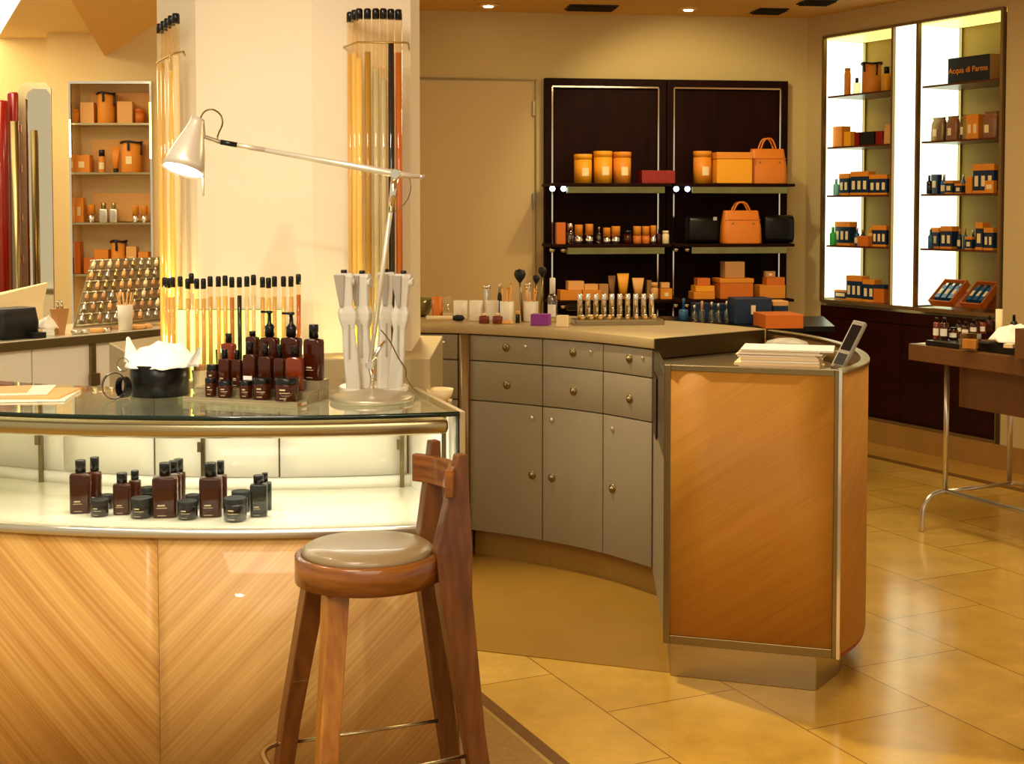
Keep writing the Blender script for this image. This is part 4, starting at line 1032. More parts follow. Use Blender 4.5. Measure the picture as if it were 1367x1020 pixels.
cab_items([I('can', 925, 949, 202, 'tall orange canister with label', m='orange'), I('box', 950, 998, 204, 'square yellow-orange lidded box', m='yellow', lid='orange', d=.22),
           I('handbag', 998, 1048, 199, 'tan orange leather handbag with loop handle', hy=185, m='leather', d=.14)], SHZ[0], 'on upper shelf of right dark cabinet')
cab_items([I('box', 742, 754, 297, 'small plain orange carton', m='orange2', d=.06), I('bottle', 756, 766, 298, 'silver-capped clear flacon', m='bottleglass', cap='chrome', capf=.35, neck=.8),
           I('tumbler', 767, 778, 300, 'orange flacon with chrome base'), I('tumbler', 781, 792, 299, 'orange flacon with chrome base'), I('bottle', 796, 803, 303, 'slim clear scent bottle', m='bottleglass', cap='brass', t=.27),
           I('tumbler', 805, 815, 304, 'orange flacon with chrome base'), I('tumbler', 816, 828, 302, 'orange flacon with chrome base'), I('jar', 832, 843, 307, 'dark glass jar'),
           I('tumbler', 845, 856, 302, 'orange flacon with chrome base', base='orange2'), I('tumbler', 857, 867, 302, 'orange flacon with chrome base', base='orange2'), I('tumbler', 868, 876, 301, 'orange flacon with chrome base'),
           I('bottle', 877, 882, 306, 'slim dark scent bottle', m='amber'), I('bottle', 884, 893, 308, 'small cream pot', m='cream', cap='cream', capf=.2, neck=.9)], SHZ[1], 'on middle shelf of left dark cabinet')
cab_items([I('handbag', 962, 1015, 281, 'bright orange leather handbag with two handles', hy=270, m='leather', d=.13, t=.34),
           I('bolster', 917, 957, 289, 'black leather clutch with silver clasp', d=.10, clasp=True, name='clutch_bag', cat='clutch bag'), I('bolster', 1017, 1057, 287, 'black leather bolster bag', d=.12)],
          SHZ[1], 'on middle shelf of right dark cabinet')
z3 = SHZ[2] + .0005; zs = lambda y: zat(y, 8.98)
cab_items([I('box', 746, 775, 387, 'wide orange box under a cream box', d=.12), I('box', 776, 800, 387, 'wide orange box under a cream jar', d=.12),
           I('box', 757, 778, 375, 'cream box', m='peach', ybase=386.7, d=.10, t=.29), I('box', 779, 797, 379, 'cream cube', m='peach', ybase=386.7, d=.08, t=.29), I('box', 799, 811, 379, 'small brown carton', m='tan', d=.07),
           I('tube', 812, 822, 368, 'brown tube standing behind', m='tan', cap='orange2', t=.22), I('tube', 824, 840, 365, 'tall orange squeeze tube', m='yellow', cap='orange'), I('tube', 844, 860, 371, 'pale gold squeeze tube', m='peach', cap='tan'),
           I('box', 863, 869, 374, 'slim brown carton', m='tan', d=.05, t=.22), I('bottle', 869, 879, 377, 'cream cylindrical bottle', m='peach', cap='peach', neck=.9), I('box', 881, 896, 385, 'orange labelled cube', m='orange', label=True, d=.07),
           I('box', 882, 893, 377, 'small cream carton', m='peach', ybase=384.2, d=.05)], SHZ[2], 'on lower shelf of left dark cabinet')
cab_items([I('box', 923, 951, 389, 'flat orange box at the bottom of a pile', d=.14), I('box', 926, 951, 381, 'flat orange box in the middle of a pile', ybase=388.7, d=.12, m='yellow'), I('box', 929, 946, 371, 'small orange box topping the pile', ybase=380.8, d=.09, m='orange2'),
           I('box', 956, 1001, 371, 'large lidded orange box', m='orange2', lid='orange', d=.2), I('box', 965, 991, 349, 'brown box on top of the large one', ybase=370.8, m='tan', d=.12),
           I('box', 1011, 1045, 380, 'wide orange box', m='orange', d=.13), I('box', 1021, 1045, 370, 'orange box', m='orange2', ybase=379.8, d=.10), I('box', 1021, 1034, 362, 'small tan box with label', m='tan', ybase=369.8, d=.05, label=True)], SHZ[2], 'on lower shelf of right dark cabinet')

# ================================================================== LIT NICHES in the right wall
RW = math.atan2(WU.y, WU.x)                                          # local x along the wall towards the camera
def niche(s0, s1, lab, t_lab):
    c = W((s0 + s1) / 2, 0); w = s1 - s0; t = thing('shelf_niche', lab, 'shelf unit', (c.x, c.y, 0), RW)
    hz = ZN1 - ZN0; zc = (ZN1 + ZN0) / 2
    # local y = into the wall (+), because WN is to the left of WU
    b = MB(); b.box((0, ND - .012, zc), (w - .002, .02, hz)); b.build('back_panel', 'nicheback', t)
    MB().box((-w / 2 + .004, ND / 2 - .02, zc), (.006, ND - .05, hz - .02)).build('luminous_side', 'lit', t)
    MB().box((w / 2 - .004, ND / 2, zc), (.006, ND - .03, hz - .02)).build('side_panel', 'nicheback', t)
    MB().box((0, ND / 2 - .02, ZN1 - .004), (w - .02, ND - .05, .006)).build('luminous_top', 'lit_y', t)
    MB().box((-w / 2 + .012, ND - .030, zc), (.016, .016, hz)).build('corner_post', 'steel', t)
    b = MB(); e = .018
    b.box((-w / 2, -.006, zc), (e, .03, hz + .036)).box((w / 2, -.006, zc), (e, .03, hz + .036)).box((0, -.006, ZN1 + .009), (w - e, .03, .018)).box((0, -.006, ZN0 - .012), (w - e, .03, .024))
    b.build('frame', 'greyedge', t)
    MB().box((0, ND / 2 - .006, ZN0 - .006), (w - .004, ND - .012, .012)).build('sill', 'steel_dk', t)
    for z in (2.347, 1.995, 1.66, 1.313):
        MB().box((0, ND / 2 - .008, z - .006), (w - .024, ND - .05, .012)).build('shelf', 'shelfred', t)
    return t
niche(SA0, SA1, 'lit shelf niche in the right wall, left bay nearer the corner', '')
niche(SB0, SB1, 'lit shelf niche in the right wall, right bay nearer the camera', '')
s_, e_ = SA1 + .012, SB0 - .012; c = W((s_ + e_) / 2, 0)
t = thing('wall_light', 'tall glowing panel between the two shelf niches', 'wall light', (c.x, c.y, 0), RW)
MB().box((0, .006, (ZN0 + ZN1) / 2), (e_ - s_ - .006, .02, ZN1 - ZN0)).build('diffuser', 'lit', t)
MB().box((0, -.006, ZN1 + .009), (e_ - s_, .03, .018)).build('frame_rail', 'greyedge', t); MB().box((0, -.006, ZN0 - .012), (e_ - s_, .03, .024)).build('frame_rail', 'greyedge', t)
# base cabinet below the niches
s0, s1 = SA0 - .01, SB1 - .02; c = W((s0 + s1) / 2); t = thing('base_cabinet', 'long dark mahogany cabinet below the lit niches', 'cabinet', (c.x, c.y, 0), RW); w = s1 - s0
MB().box((0, .018, .53), (w, .03, .72)).box((0, .018, .86), (w, .03, .05)).build('body', 'mahog2', t)
for k in range(2):
    x = (k - .5) * w / 2
    MB().box((x, -.004, .50), (w / 2 - .006, .014, .62)).build('door', 'mahog2', t, bevel=.001)
    MB().box((x, -.004, .855), (w / 2 - .006, .014, .078)).build('drawer', 'mahog2', t, bevel=.001)
MB().box((0, .015, .16), (w, .03, .018)).build('toe_strip', 'greyedge', t)
MB().box((w / 2 + .004, .008, .53), (.008, .03, .76)).build('side_trim', 'greyedge', t)
def niche_items(items, z, where):
    for it in ordinal_rows(items, where):
        tt = it['t'] or .10; px = (it['x0'] + it['x1']) / 2; P = W(wall_s(px, tt), tt)
        w = wall_s(it['x1'], tt) - wall_s(it['x0'], tt); zb = z + .0005
        if it['ybase']: zb = zat(it['ybase'], P.y)
        h = zat(it['y'], P.y) - zb; k = dict(it['k']); d = k.get('d')
        if it['kind'] == 'box':
            dd = k.setdefault('d', .08)
        # shown width includes some of the near end; shrink so neighbours do not touch
        if it['kind'] == 'box' and not k.pop('full', False): w = max(.03, w - .2 * k['d'])
        elif it['kind'] in ('bottle', 'can', 'drum', 'jar', 'tube', 'bag', 'tumbler'):
            w = w * .6 if it['kind'] != 'bag' else w * .86
        k.pop('full', None)
        make(it['kind'], (P.x, P.y, zb), RW + k.pop('_r', 0), w, h, it['label'], None, **k)
NV = dict(m='navy', lid='orange', label=(.5, 0, .42), d=.07)
niche_items([I('bottle', 1124, 1134, 91, 'slim orange tube bottle', m='orange', cap='tan', capf=.08, neck=.9), I('bottle', 1136, 1147, 104, 'small clear scent bottle with dark cap', m='bottleglass', cap='black'),
             I('drum', 1146, 1176, 83, 'big orange drum bag tied with black ribbon', m='orange', label=False), I('bottle', 1174, 1188, 89, 'golden bottle with square black cap', m='yellow', cap='black', neck=.6)], 2.347, 'on top shelf of left niche')
niche_items([I('box', 1115, 1129, 169, 'plain orange carton', m='orange'), I('box', 1128, 1138, 176, 'short orange carton', m='yellow', t=.06, d=.05), I('box', 1137, 1150, 177, 'small red box', m='red', d=.06), I('box', 1150, 1170, 176, 'low black box', m='blackmat', d=.06),
             I('box', 1170, 1180, 175, 'small dark red box', m='redbox', d=.05), I('bag', 1179, 1190, 166, 'cream wrapped gift', m='peach', label=False)], 1.995, 'on second shelf of left niche')
niche_items([I('bottle', 1111, 1120, 239, 'pale turquoise bottle', t=.03, m='cyan', cap='cyan'), I('box', 1123, 1138, 232, 'navy box with orange lid and labels', **NV), I('box', 1138, 1164, 229, 'taller navy box with orange lid', **NV),
             I('box', 1163, 1189, 233, 'navy box with orange lid and labels', **NV)], 1.66, 'on third shelf of left niche')
niche_items([I('bottle', 1107, 1117, 303, 'bright green bottle', t=.03, m='green', cap='green'), I('box', 1118, 1140, 296, 'navy box with orange lid and labels', **NV), I('bottle', 1140, 1148, 304, 'dark labelled bottle', m='blueglass', cap='silver', label='cream'),
             I('bottle', 1148, 1156, 306, 'dark labelled bottle', m='navy', cap='brass', label='cream'), I('box', 1147, 1162, 315, 'small orange box lying in front', m='orange2', t=.045, d=.04), I('bottle', 1158, 1168, 304, 'gold-topped scent bottle', m='peach', cap='orange'),
             I('box', 1168, 1189, 301, 'navy box with orange lid and labels', **NV)], 1.313, 'on fourth shelf of left niche')
niche_items([I('box', 1117, 1135, 387, 'low navy box with white labels', m='navy', lid='orange', d=.05, label=(.7, 0, .5)), I('box', 1134, 1157, 368, 'tall navy box with orange lid', **NV), I('box', 1156, 1174, 373, 'navy box with orange lid behind a tray', **NV),
             I('box', 1171, 1188, 380, 'open dark box with orange front', m='orange2', lid='navy', d=.08)], ZN0, 'on bottom sill of left niche')
niche_items([I('bag', 1242, 1262, 157, 'grey-brown ribbon-tied gift bag', m='greyedge'), I('bag', 1262, 1279, 155, 'mauve-brown gift bag', m='brownbag'), I('bag', 1279, 1292, 153, 'clear wrapped green gift', m='bottleglass'),
             I('box', 1291, 1309, 153, 'upright orange box with cream label', m='orange', label=(.5, 0, .5), d=.06), I('bag', 1310, 1333, 149, 'dark brown glossy gift bag', m='brownbag')], 1.995, 'on second shelf of right niche')
niche_items([I('bottle', 1235, 1244, 234, 'dark green bottle', t=.03, m='darkgreen', cap='darkgreen'), I('box', 1244, 1254, 233, 'navy carton with cream label', m='navy', d=.04, label=(.5, 0, .5)), I('bottle', 1254, 1264, 233, 'blue labelled bottle', m='blueglass', cap='silver', label='cream'),
             I('box', 1264, 1277, 241, 'small navy box with orange lid', **NV), I('box', 1277, 1289, 245, 'small navy box with orange lid', **NV), I('bottle', 1281, 1289, 233, 'gold-topped bottle', m='blueglass', cap='silver', t=.2), I('box', 1290, 1300, 236, 'upright orange carton', m='orange', d=.04),
             I('box', 1301, 1332, 219, 'large navy box with thick orange lid', **NV), I('box', 1315, 1328, 241, 'small labelled orange box in front', m='orange', d=.03, t=.03, label=(.6, 0, .5))], 1.66, 'on third shelf of right niche')
niche_items([I('bottle', 1238, 1247, 306, 'blue bottle', t=.03, m='blueglass', cap='blueglass'), I('box', 1246, 1259, 304, 'navy box with orange lid', **NV), I('box', 1259, 1277, 302, 'wider navy box with orange lid', **NV), I('bottle', 1277, 1285, 305, 'navy labelled bottle', m='navy', cap='tan', label='cream'),
             I('bottle', 1285, 1292, 305, 'blue glass bottle', m='blueglass', cap='brass'), I('box', 1292, 1304, 316, 'low labelled box with orange lid', **NV), I('bottle', 1295, 1303, 307, 'dark round bottle at the back', m='darkjar', cap='silver', t=.2), I('box', 1306, 1318, 297, 'tall navy box with orange lid', **NV), I('box', 1317, 1332, 304, 'navy box with wide orange lid', **NV)], 1.313, 'on fourth shelf of right niche')
# orange trays (bases) under the navy boxes are part of the displays; open gift trays on the right sill
for x0, x1, lab in ((1247, 1292, 'open orange gift tray of blue bottles, left one on the right niche sill'), (1290, 1333, 'open orange gift tray of blue bottles, right one on the right niche sill')):
    tt = .13; px = (x0 + x1) / 2; P = W(wall_s(px, tt), tt); w = (wall_s(x1, tt) - wall_s(x0, tt)) * .66
    t = thing('gift_tray', lab, 'gift set', (P.x, P.y, ZN0 + .001), RW)
    tilt = R(42); dl = .20
    b = MB(); q = Matrix.Rotation(tilt, 3, 'X')
    def tb(c, d, mi=0, bb=b):
        obox(bb, Vector((0, -.07, .012)) + q @ Vector(c), q, d, mi)
    tb((0, dl / 2, 0), (w, dl, .006)); tb((0, .003, .022), (w, .006, .045)); tb((0, dl - .003, .022), (w, .006, .045)); tb((-w / 2 + .003, dl / 2, .022), (.006, dl, .045)); tb((w / 2 - .003, dl / 2, .022), (.006, dl, .045))
    b.build('tray', 'orange2', t)
    b = MB(); tb((0, dl / 2, .010), (w - .014, dl - .014, .012), 0, b); b.build('insert', 'navy', t)
    for k in range(3):
        b = MB(); x = (-.3 + .3 * k) * w
        tb((x, dl * .48, .026), (w * .2, dl * .55, .022), 0, b); tb((x, dl * .48, .0375), (w * .12, dl * .22, .002), 1, b)
        tb((x, dl * .82, .026), (w * .1, dl * .12, .014), 2, b)
        b.build('gift_bottle', ['blueglass', 'cream', 'silver'], t)
    b = MB(); b.prism([(-w / 2 + .01, .10), (w / 2 - .01, .10), (w / 2 - .01, .13), (-w / 2 + .01, .13)], 0, .10); b.build('prop', 'orange2', t)
# sign box with lettering
tt = .10; s0_, s1_ = wall_s(1262, tt), wall_s(1317, tt); P = W((s0_ + s1_) / 2, tt); w = s1_ - s0_; zb = 2.3475; h = zat(75, P.y) - zb
t = thing('sign_box', 'black sign box with orange lettering on top shelf of right niche', 'sign', (P.x, P.y, zb), RW)
MB().boxb(0, .11, 0, w, .22, h).build('body', 'blackmat', t, bevel=.002); MB().boxb(w / 2 + .0015, .11, .003, .002, .21, h - .006).build('side', 'tan', t)  # tan sheet paints the lit end of the black box
fc = bpy.data.curves.new('lettering', 'FONT'); fc.body = 'Acqua di Parma'; fc.size = .1; fc.align_x = 'CENTER'; fc.align_y = 'CENTER'; fc.extrude = .001; fc.offset = .0012
fo = bpy.data.objects.new('tmp', fc); COL.objects.link(fo); bpy.context.view_layer.update()
me = bpy.data.meshes.new_from_object(fo.evaluated_get(bpy.context.evaluated_depsgraph_get())); bpy.data.objects.remove(fo)
xs = [v.co.x for v in me.vertices]; k = w * .95 / (max(xs) - min(xs)); me.transform(Matrix.Scale(k, 4)); me.materials.clear(); me.materials.append(M['orange'])
lo_ = bpy.data.objects.new('lettering', me); COL.objects.link(lo_); lo_.parent = t; lo_.location = (0, -.0022, h * .50); lo_.rotation_euler = (pi / 2, 0, 0)
# ================================================================== TABLE on the right
ZTB = .90; C0 = on(1212.8, 458.6, ZTB); u2 = Vector((.43, -.903)); v2 = Vector((.903, .43)); C0 = Vector((C0.x, C0.y))
def T2(u, v): return C0 + u2 * u + v2 * v
TR_ = math.atan2(u2.y, u2.x)
t = thing('display_table', 'bronze-topped table on steel tube legs at the right edge', 'table', (C0.x, C0.y, 0), TR_)
TL, TW = 1.75, .62
MB().box((TL / 2, TW / 2, ZTB - .040), (TL, TW, .080)).build('tabletop', 'tablewood', t, bevel=.003)
MB().box((TL / 2, .17, ZTB - .190), (TL - .36, .018, .218)).build('apron_board', 'tablewood', t)
def lc(P): d = Vector((P[0], P[1])) - C0; return (d.dot(u2), d.dot(v2))
for uu in (.16, TL - .16):
    for vv, s in ((.10, -1), (TW - .10, 1)):
        pts = [(uu, vv, ZTB - .081), (uu, vv, .20)]
        MB().tube(pts, .013, 12).tube(catmull([(uu, vv, .185), (uu, vv + s * .05, .182), (uu, vv + s * .10, .165), (uu, vv + s * .135, .12), (uu, vv + s * .145, .06), (uu, vv + s * .145, 0)], 5), .0125, 12).build('leg', 'silver', t)
    MB().tube([(uu, .10, .185), (uu, TW - .10, .185)], .010, 10).build('cross_bar', 'silver', t)
for vv in (.10,): MB().tube([(.16, vv, .185), (TL - .16, vv, .185)], .012, 10).build('stretcher', 'silver', t)
# goods on it
def tab(px, py, **k): return on(px, py, ZTB + .0005)
def titem(kind_, x0, x1, yt, yb, lab_, z=None, **k):
    zb = (z if z is not None else ZTB) + .0006; P = on((x0 + x1) / 2, yb, zb); D = P.y
    D += k.pop('back', 0); P = Vector((((x0 + x1) / 2 - CX) / F * D, D, zb))
    return make(kind_, P, k.pop('rz', TR_ + pi / 2 - pi / 2 + .45), wid(x0, x1, D) * k.pop('wf', 1), zat(yt, D) - zb, lab_, **k)
pt = on(1260, 462, ZTB); 
t1 = thing('black_tray', 'black tray under the amber bottles on the right-hand table', 'tray', (pt.x, pt.y, ZTB + .0005), TR_)
P0 = lc(on(1235, 461.5, ZTB)); 
t1.location = (*T2(.215, .13), ZTB + .0005); MB().box((0, 0, .012), (.24, .22, .024)).build('tray_body', 'blackgloss', t1, bevel=.003)
t2 = thing('black_tray', 'black tray under the tissue on the right-hand table', 'tray', (*T2(.545, .17), ZTB + .0005), TR_); MB().box((0, 0, .020), (.28, .24, .040)).build('tray_body', 'blackgloss', t2, bevel=.003)
MB().box((0, 0, .0407), (.26, .22, .001)).build('tray_liner', 'blackmat', t2)
zt1 = ZTB + .025
titem('bottle', 1247.5, 1256.5, 424, 452, 'amber bottle with white label, leftmost on the right-hand table', z=zt1, m='amber2', cap='black', label='white', capf=.2)
titem('bottle', 1257, 1268, 424, 453, 'amber bottle with white label, second from left on the right-hand table', z=zt1, m='amber', cap='black', label='white', capf=.2)
titem('bottle', 1269, 1281, 437, 453, 'squat white-labelled amber bottle, third from left on the right-hand table', z=zt1, m='amber', cap='black', label='white', capf=.12, neck=.8)
titem('bottle', 1286, 1296, 429, 452, 'dark bottle behind the small framed card on the table', z=ZTB, back=.16, m='amber', cap='black', label='white')
titem('bottle', 1297, 1307, 426, 450, 'dark bottle in the back row of the table, left of tissue', z=ZTB, back=.2, m='amber', cap='black', label='white')
titem('bottle', 1310, 1318, 424, 450, 'reddish bottle in the back row of the table, nearest tissue', z=ZTB, back=.2, m='amber2', cap='black', label='white')
titem('bottle', 1319, 1327, 421, 450, 'dark bottle behind the tissue on the table', z=ZTB, back=.35, m='amber', cap='black')
titem('bottle', 1329, 1337, 420, 450, 'tall dark bottle behind the tissue, further right', z=ZTB, back=.35, m='darkjar', cap='black')
titem('bottle', 1351, 1360, 420, 455, 'dark bottle beside the upright white roll', z=ZTB, back=.3, m='darkjar', cap='black')
titem('bottle', 1278, 1286, 428, 452, 'small dark bottle in the back row of the table, leftmost of that row', z=ZTB, back=.3, m='darkjar', cap='black', label='white')
titem('bottle', 1302, 1310, 424, 450, 'dark bottle in the back row, between two white-labelled ones', z=ZTB, back=.42, m='amber', cap='black')
P = on(1298, 470, ZTB + .0005); t = thing('card_holder', 'small clear card holder with orange card at the table edge', 'card holder', (P.x, P.y + .03, ZTB + .0006), TR_)
hh = zat(446, P.y) - ZTB; ww = wid(1287, 1310, P.y)
MB().box((0, 0, hh / 2), (ww * 1.05, .05, hh), pi / 9 * 0 + .4).build('clear_block', 'bottleglass', t)
MB().box((0, .0, hh * .42), (ww * .8, .03, hh * .5), .4).build('card', 'peach', t)
tp = tag(crumple(.24, .20, .085, 11, rim=.02).build('tissue', 'tissue', None, loc=(*T2(.53, .17), ZTB + .064)), 'crumpled white tissue heaped on the right-hand table', 'tissue paper'); tp.modifiers.new('s', 'SOLIDIFY').thickness = .002; tp.scale = (1, 1, 1)
P = at(1347, 0, 6.3); t = thing('paper_roll', 'upright white paper roll behind the tissue on the table', 'roll', (P.x, 6.36, ZTB + .0006)); r_ = .016
MB().lathe([(r_, 0), (r_, zat(413, 6.36) - ZTB)], n=18).build('roll_body', 'cream', t)
P = on(1366, 480, ZTB); t = thing('wooden_block', 'brown wooden stand cut by the right edge of the picture', 'stand', (P.x + .03, P.y + .02, ZTB + .0006), TR_)
MB().boxb(0, 0, 0, .10, .06, zat(440, P.y) - ZTB).build('block', 'tablewood', t)
MB().lathe([(.018, zat(440, P.y) - ZTB), (.018, zat(424, P.y) - ZTB)], n=14).build('dark_cap', 'darkjar', t)
titem('box', 1343, 1358, 459, 464, 'flat cream card on the tray beside the tissue', z=ZTB + .042, m='cream', d=.05, wf=.8)
P = on(1222, 458, ZTB); t = thing('white_card', 'small white card lying at the left corner of the table', 'card', (*T2(.06, .10), ZTB + .0006), TR_); MB().box((0, 0, .001), (.08, .12, .002)).build('card', 'paper', t)

# ================================================================== dark table behind the ring
ZK = .90
q0 = on(1111, 435.5, ZK)
t = thing('dark_table', 'dark low table with blue boxes behind the ring counter', 'table', (1.3, 7.9, 0))
P4 = [(.72, 7.55), (1.83, 7.62), (1.93, 8.35), (.70, 8.35)]
MB().prism(P4, ZK - .03, ZK).build('tabletop', 'blackgloss', t, world=True)
MB().prism([(.74, 7.6), (1.8, 7.66), (1.86, 8.3), (.74, 8.3)], ZK - .14, ZK - .031).build('apron', 'mahogany', t, world=True)
for x, y in ((.78, 7.64), (1.78, 7.70), (1.84, 8.26), (.78, 8.26)): MB().boxb(x, y, 0, .05, .05, ZK - .14).build('leg', 'mahogany', t, world=True)
def kitem(kind_, x0, x1, yt, yb, lab_, **k):
    zb = ZK + .0006; z_ = k.pop('z', None)
    P = on((x0 + x1) / 2, yb, z_ or zb)
    return make(kind_, P, k.pop('rz', .1), wid(x0, x1, P.y) * k.pop('wf', 1), zat(yt, P.y) - (z_ or zb), lab_, **k)
kitem('box', 1013, 1064, 418, 436, 'brown-orange box at the right end of the dark table', m='orange2', d=.25, lid=None)
kitem('box', 975, 1026, 397, 431, 'wide navy box with white square label on the dark table', m='navy', d=.16, label=(.12, 0, .55))
kitem('box', 1027, 1048, 401, 430, 'navy and cream box between the navy box and shelf edge', m='navy', d=.14, lid='peach')
kitem('box', 924, 946, 404, 426, 'dark blue box behind glass flacons, left of centre on dark table', m='navy', d=.10)
kitem('box', 948, 974, 405, 426, 'dark blue box behind glass flacons, centre of dark table', m='navy', d=.10)
kitem('bottle', 906, 919, 398, 427, 'blue pointed glass bottle at the left end of the dark table', m='blueglass', cap='blueglass', neck=.3, capf=.5)
for i, (x, yt) in enumerate(((927, 407), (937, 402), (950, 403), (959, 405), (970, 402))):
    kitem('bottle', x - 4, x + 4, yt, 429 + i * .4, f'clear faceted glass flacon, {words_[i]} from left on the dark table', m='bottleglass', cap='chrome' if i != 1 else 'peach', neck=.45, capf=.4)
# ================================================================== goods on the rear worktop
ZW = 1.0505
def witem(kind_, x0, x1, yt, yb, lab_, **k):
    z_ = k.pop('z', ZW) + .0002; P = on((x0 + x1) / 2, yb, z_)
    return make(kind_, P, k.pop('rz', -.3), wid(x0, x1, P.y) * k.pop('wf', 1), zat(yt, P.y) - z_, lab_, **k)
def cup(x0, x1, yt, yb, label, m='offwhite'):
    P = on((x0 + x1) / 2, yb, ZW + .0002); D = P.y; r = wid(x0, x1, D) / 2; h = zat(yt, D) - ZW; P.y += r; P.x = ((x0 + x1) / 2 - CX) / F * P.y
    t = thing('plastic_cup', label, 'cup', P); MB().lathe([(r * .92, 0), (r * .95, .004), (r, h), (r * .94, h), (r * .88, .008)], n=24).build('cup_body', m, t); return t, P, r, h
cup(605, 624, 402, 427, 'white cup, leftmost of the row on the grey worktop')
_, P2, r2, h2 = cup(626, 645, 402, 429, 'white cup, second in the row on the grey worktop')
_, P3, r3, h3 = cup(647, 666, 402, 429, 'white cup, third in the row, with a lid spoon')
_, P4c, r4, h4 = cup(667, 686, 403, 430, 'white cup full of wooden brushes, right of the row')
_, P5, r5, h5 = cup(699, 719, 403, 430, 'white cup of pencils, left of the purple box')
def pens(P, r, h, n, tops, nm, m, lab, cat, seed, thick=.004, head=None, grp=None):
    rnd = random.Random(seed)
    for i in range(n):
        a = rnd.uniform(0, 6.28); x, y = r * .5 * cos(a), r * .5 * sin(a); tp = tops * rnd.uniform(.85, 1.05)
        t = thing(nm, lab, cat, (P.x + x * .4, P.y + y * .4, P.z + .010), 0, grp)
        MB().tube([(0, 0, 0), (x * 1.0, y * 1.0, tp)], [thick * .8, thick], 8).build('handle', m, t)
        if head: MB().lathe([(thick, 0), (head * .8, head * .6), (head, head * 1.4), (head * .75, head * 2.2), (0, head * 2.5)], (x, y, tp), 14).build('bristles', 'blackmat', t)
        else: MB().lathe([(thick, 0), (thick * .3, thick * 3), (0, thick * 3.4)], (x, y, tp), 8).build('tip', 'orange', t)
pens(P4c, r4, h4, 7, h4 * 1.7, 'make_up_brush', 'peach', 'thin wooden-handled brush standing in the fourth white cup', 'brush', 4, grp='brushes in the fourth white cup')
pens(P5, r5, h5, 7, h5 * 1.5, 'make_up_pencil', 'peach', 'thin cream pencil standing in the white cup by the purple box', 'pencil', 9, grp='pencils in the white cup')
# big powder brushes standing in a dark pot behind
for i, (px, py, D, hd, lab) in enumerate(((694, 367, 6.15, 8, 'big round black powder brush, left above the white cups'), (716, 372, 6.2, 5, 'small black powder brush between the two big ones'), (724, 362, 6.25, 6, 'round black powder brush, right one beside the dark cabinet'))):
    c = at(px, py, D); r = hd / F * D; x = c.x + (.012 if i == 0 else -.005)
    t = thing('powder_brush', lab, 'brush', (x, D, ZW + .0005))
    MB().tube([(0, 0, 0), (c.x - x, 0, c.z - ZW - r)], [.006, .005], 8).build('handle', 'steel_dk', t)
    MB().lathe([(.006, -r * 1.3), (r * .8, -r * .5), (r, .1 * r), (r * .8, r * .75), (0, r)], (c.x - x, 0, c.z - ZW), 18).build('bristles', 'blackmat', t)
witem('bottle', 645, 655, 381, 424, 'tall chrome canister behind the second white cup', m='silver', cap='chrome', neck=1, capf=.1)
witem('bottle', 664, 670, 379, 422, 'dark slim bottle behind the white cups', m='blackmat', cap='silver', neck=.7)
witem('bottle', 701, 709, 378, 420, 'chrome tube standing behind the pencil cup', m='silver', cap='chrome', neck=1, capf=.1)
witem('bottle', 731, 744, 371, 430, 'clear pump bottle with white head beside the purple box', m='bottleglass', cap='white', neck=.6, capf=.35, label='white')
witem('box', 710, 734, 419, 434, 'small bright purple box on the grey worktop', m='purple', d=.055, name='purple_box')
witem('box', 744, 758, 421, 436, 'small cream carton right of the purple box', m='cream', d=.04)
witem('bottle', 640, 653, 418, 431.5, 'low square amber bottle with pearl cap, left of two in front of cups', m='amber2', cap='cream', round_=False, neck=.4, capf=.25)
witem('bottle', 658, 671, 418, 432, 'low square amber bottle with pearl cap, right of two in front of cups', m='amber2', cap='cream', round_=False, neck=.4, capf=.25)
witem('bottle', 688, 694, 415, 431, 'small black bottle with orange cap right of the brush cup', m='black', cap='peach', neck=.9)
P = on(590, 429, ZW); t = thing('lying_brush', 'cream-handled black brush lying at the worktop edge', 'brush', (P.x, P.y, ZW + .016)); MB().tube([(-.07, 0, 0), (.05, -.01, 0)], .010, 10).build('handle', 'cream', t); MB().lathe([(.010, 0), (.015, .02), (.014, .045), (0, .055)], (.05, -.01, 0), 14, q=Matrix.Rotation(pi / 2, 3, 'Y')).build('bristles', 'blackmat', t)
P = on(564, 425, ZW); t = thing('glass_bowl', 'olive glass bowl with orange cup at the left end of the worktop', 'bowl', (P.x - .035, P.y + .13, ZW + .0005)); MB().lathe([(.04, 0), (.06, .01), (.085, .085), (.08, .085), (.055, .015), (0, .01)], n=28).build('bowl_body', mat('olive_glass', '#6f6a30', .12, var=.2, coat=.3), t)
cup(576, 591, 397, 424, 'orange glass tumbler beside the olive bowl', m='leather')
P = on(598, 424, ZW); t = thing('mirror_compact', 'small chrome make-up mirror stand left of the white cups', 'mirror', (P.x, P.y + .01, ZW + .0005)); MB().boxb(0, 0, 0, .05, .03, .03).build('base', 'chrome', t); MB().tube([(0, 0, .03), (0, 0, .07)], .004, 8).lathe([(.022, -.003), (.022, .003)], (0, 0, .08), 18, q=Matrix.Rotation(pi / 2, 3, 'X')).build('mirror_plate', 'chrome', t)
P = on(676, 432, ZW); t = thing('cream_brush', 'small peach sponge wedge lying in front of the brush cup', 'sponge', (P.x, P.y, ZW + .001)); MB().loft([ring(rrect(.07, .03, .01), 0), ring(rrect(.05, .02, .008), .014)]).build('sponge_body', 'peach', t)
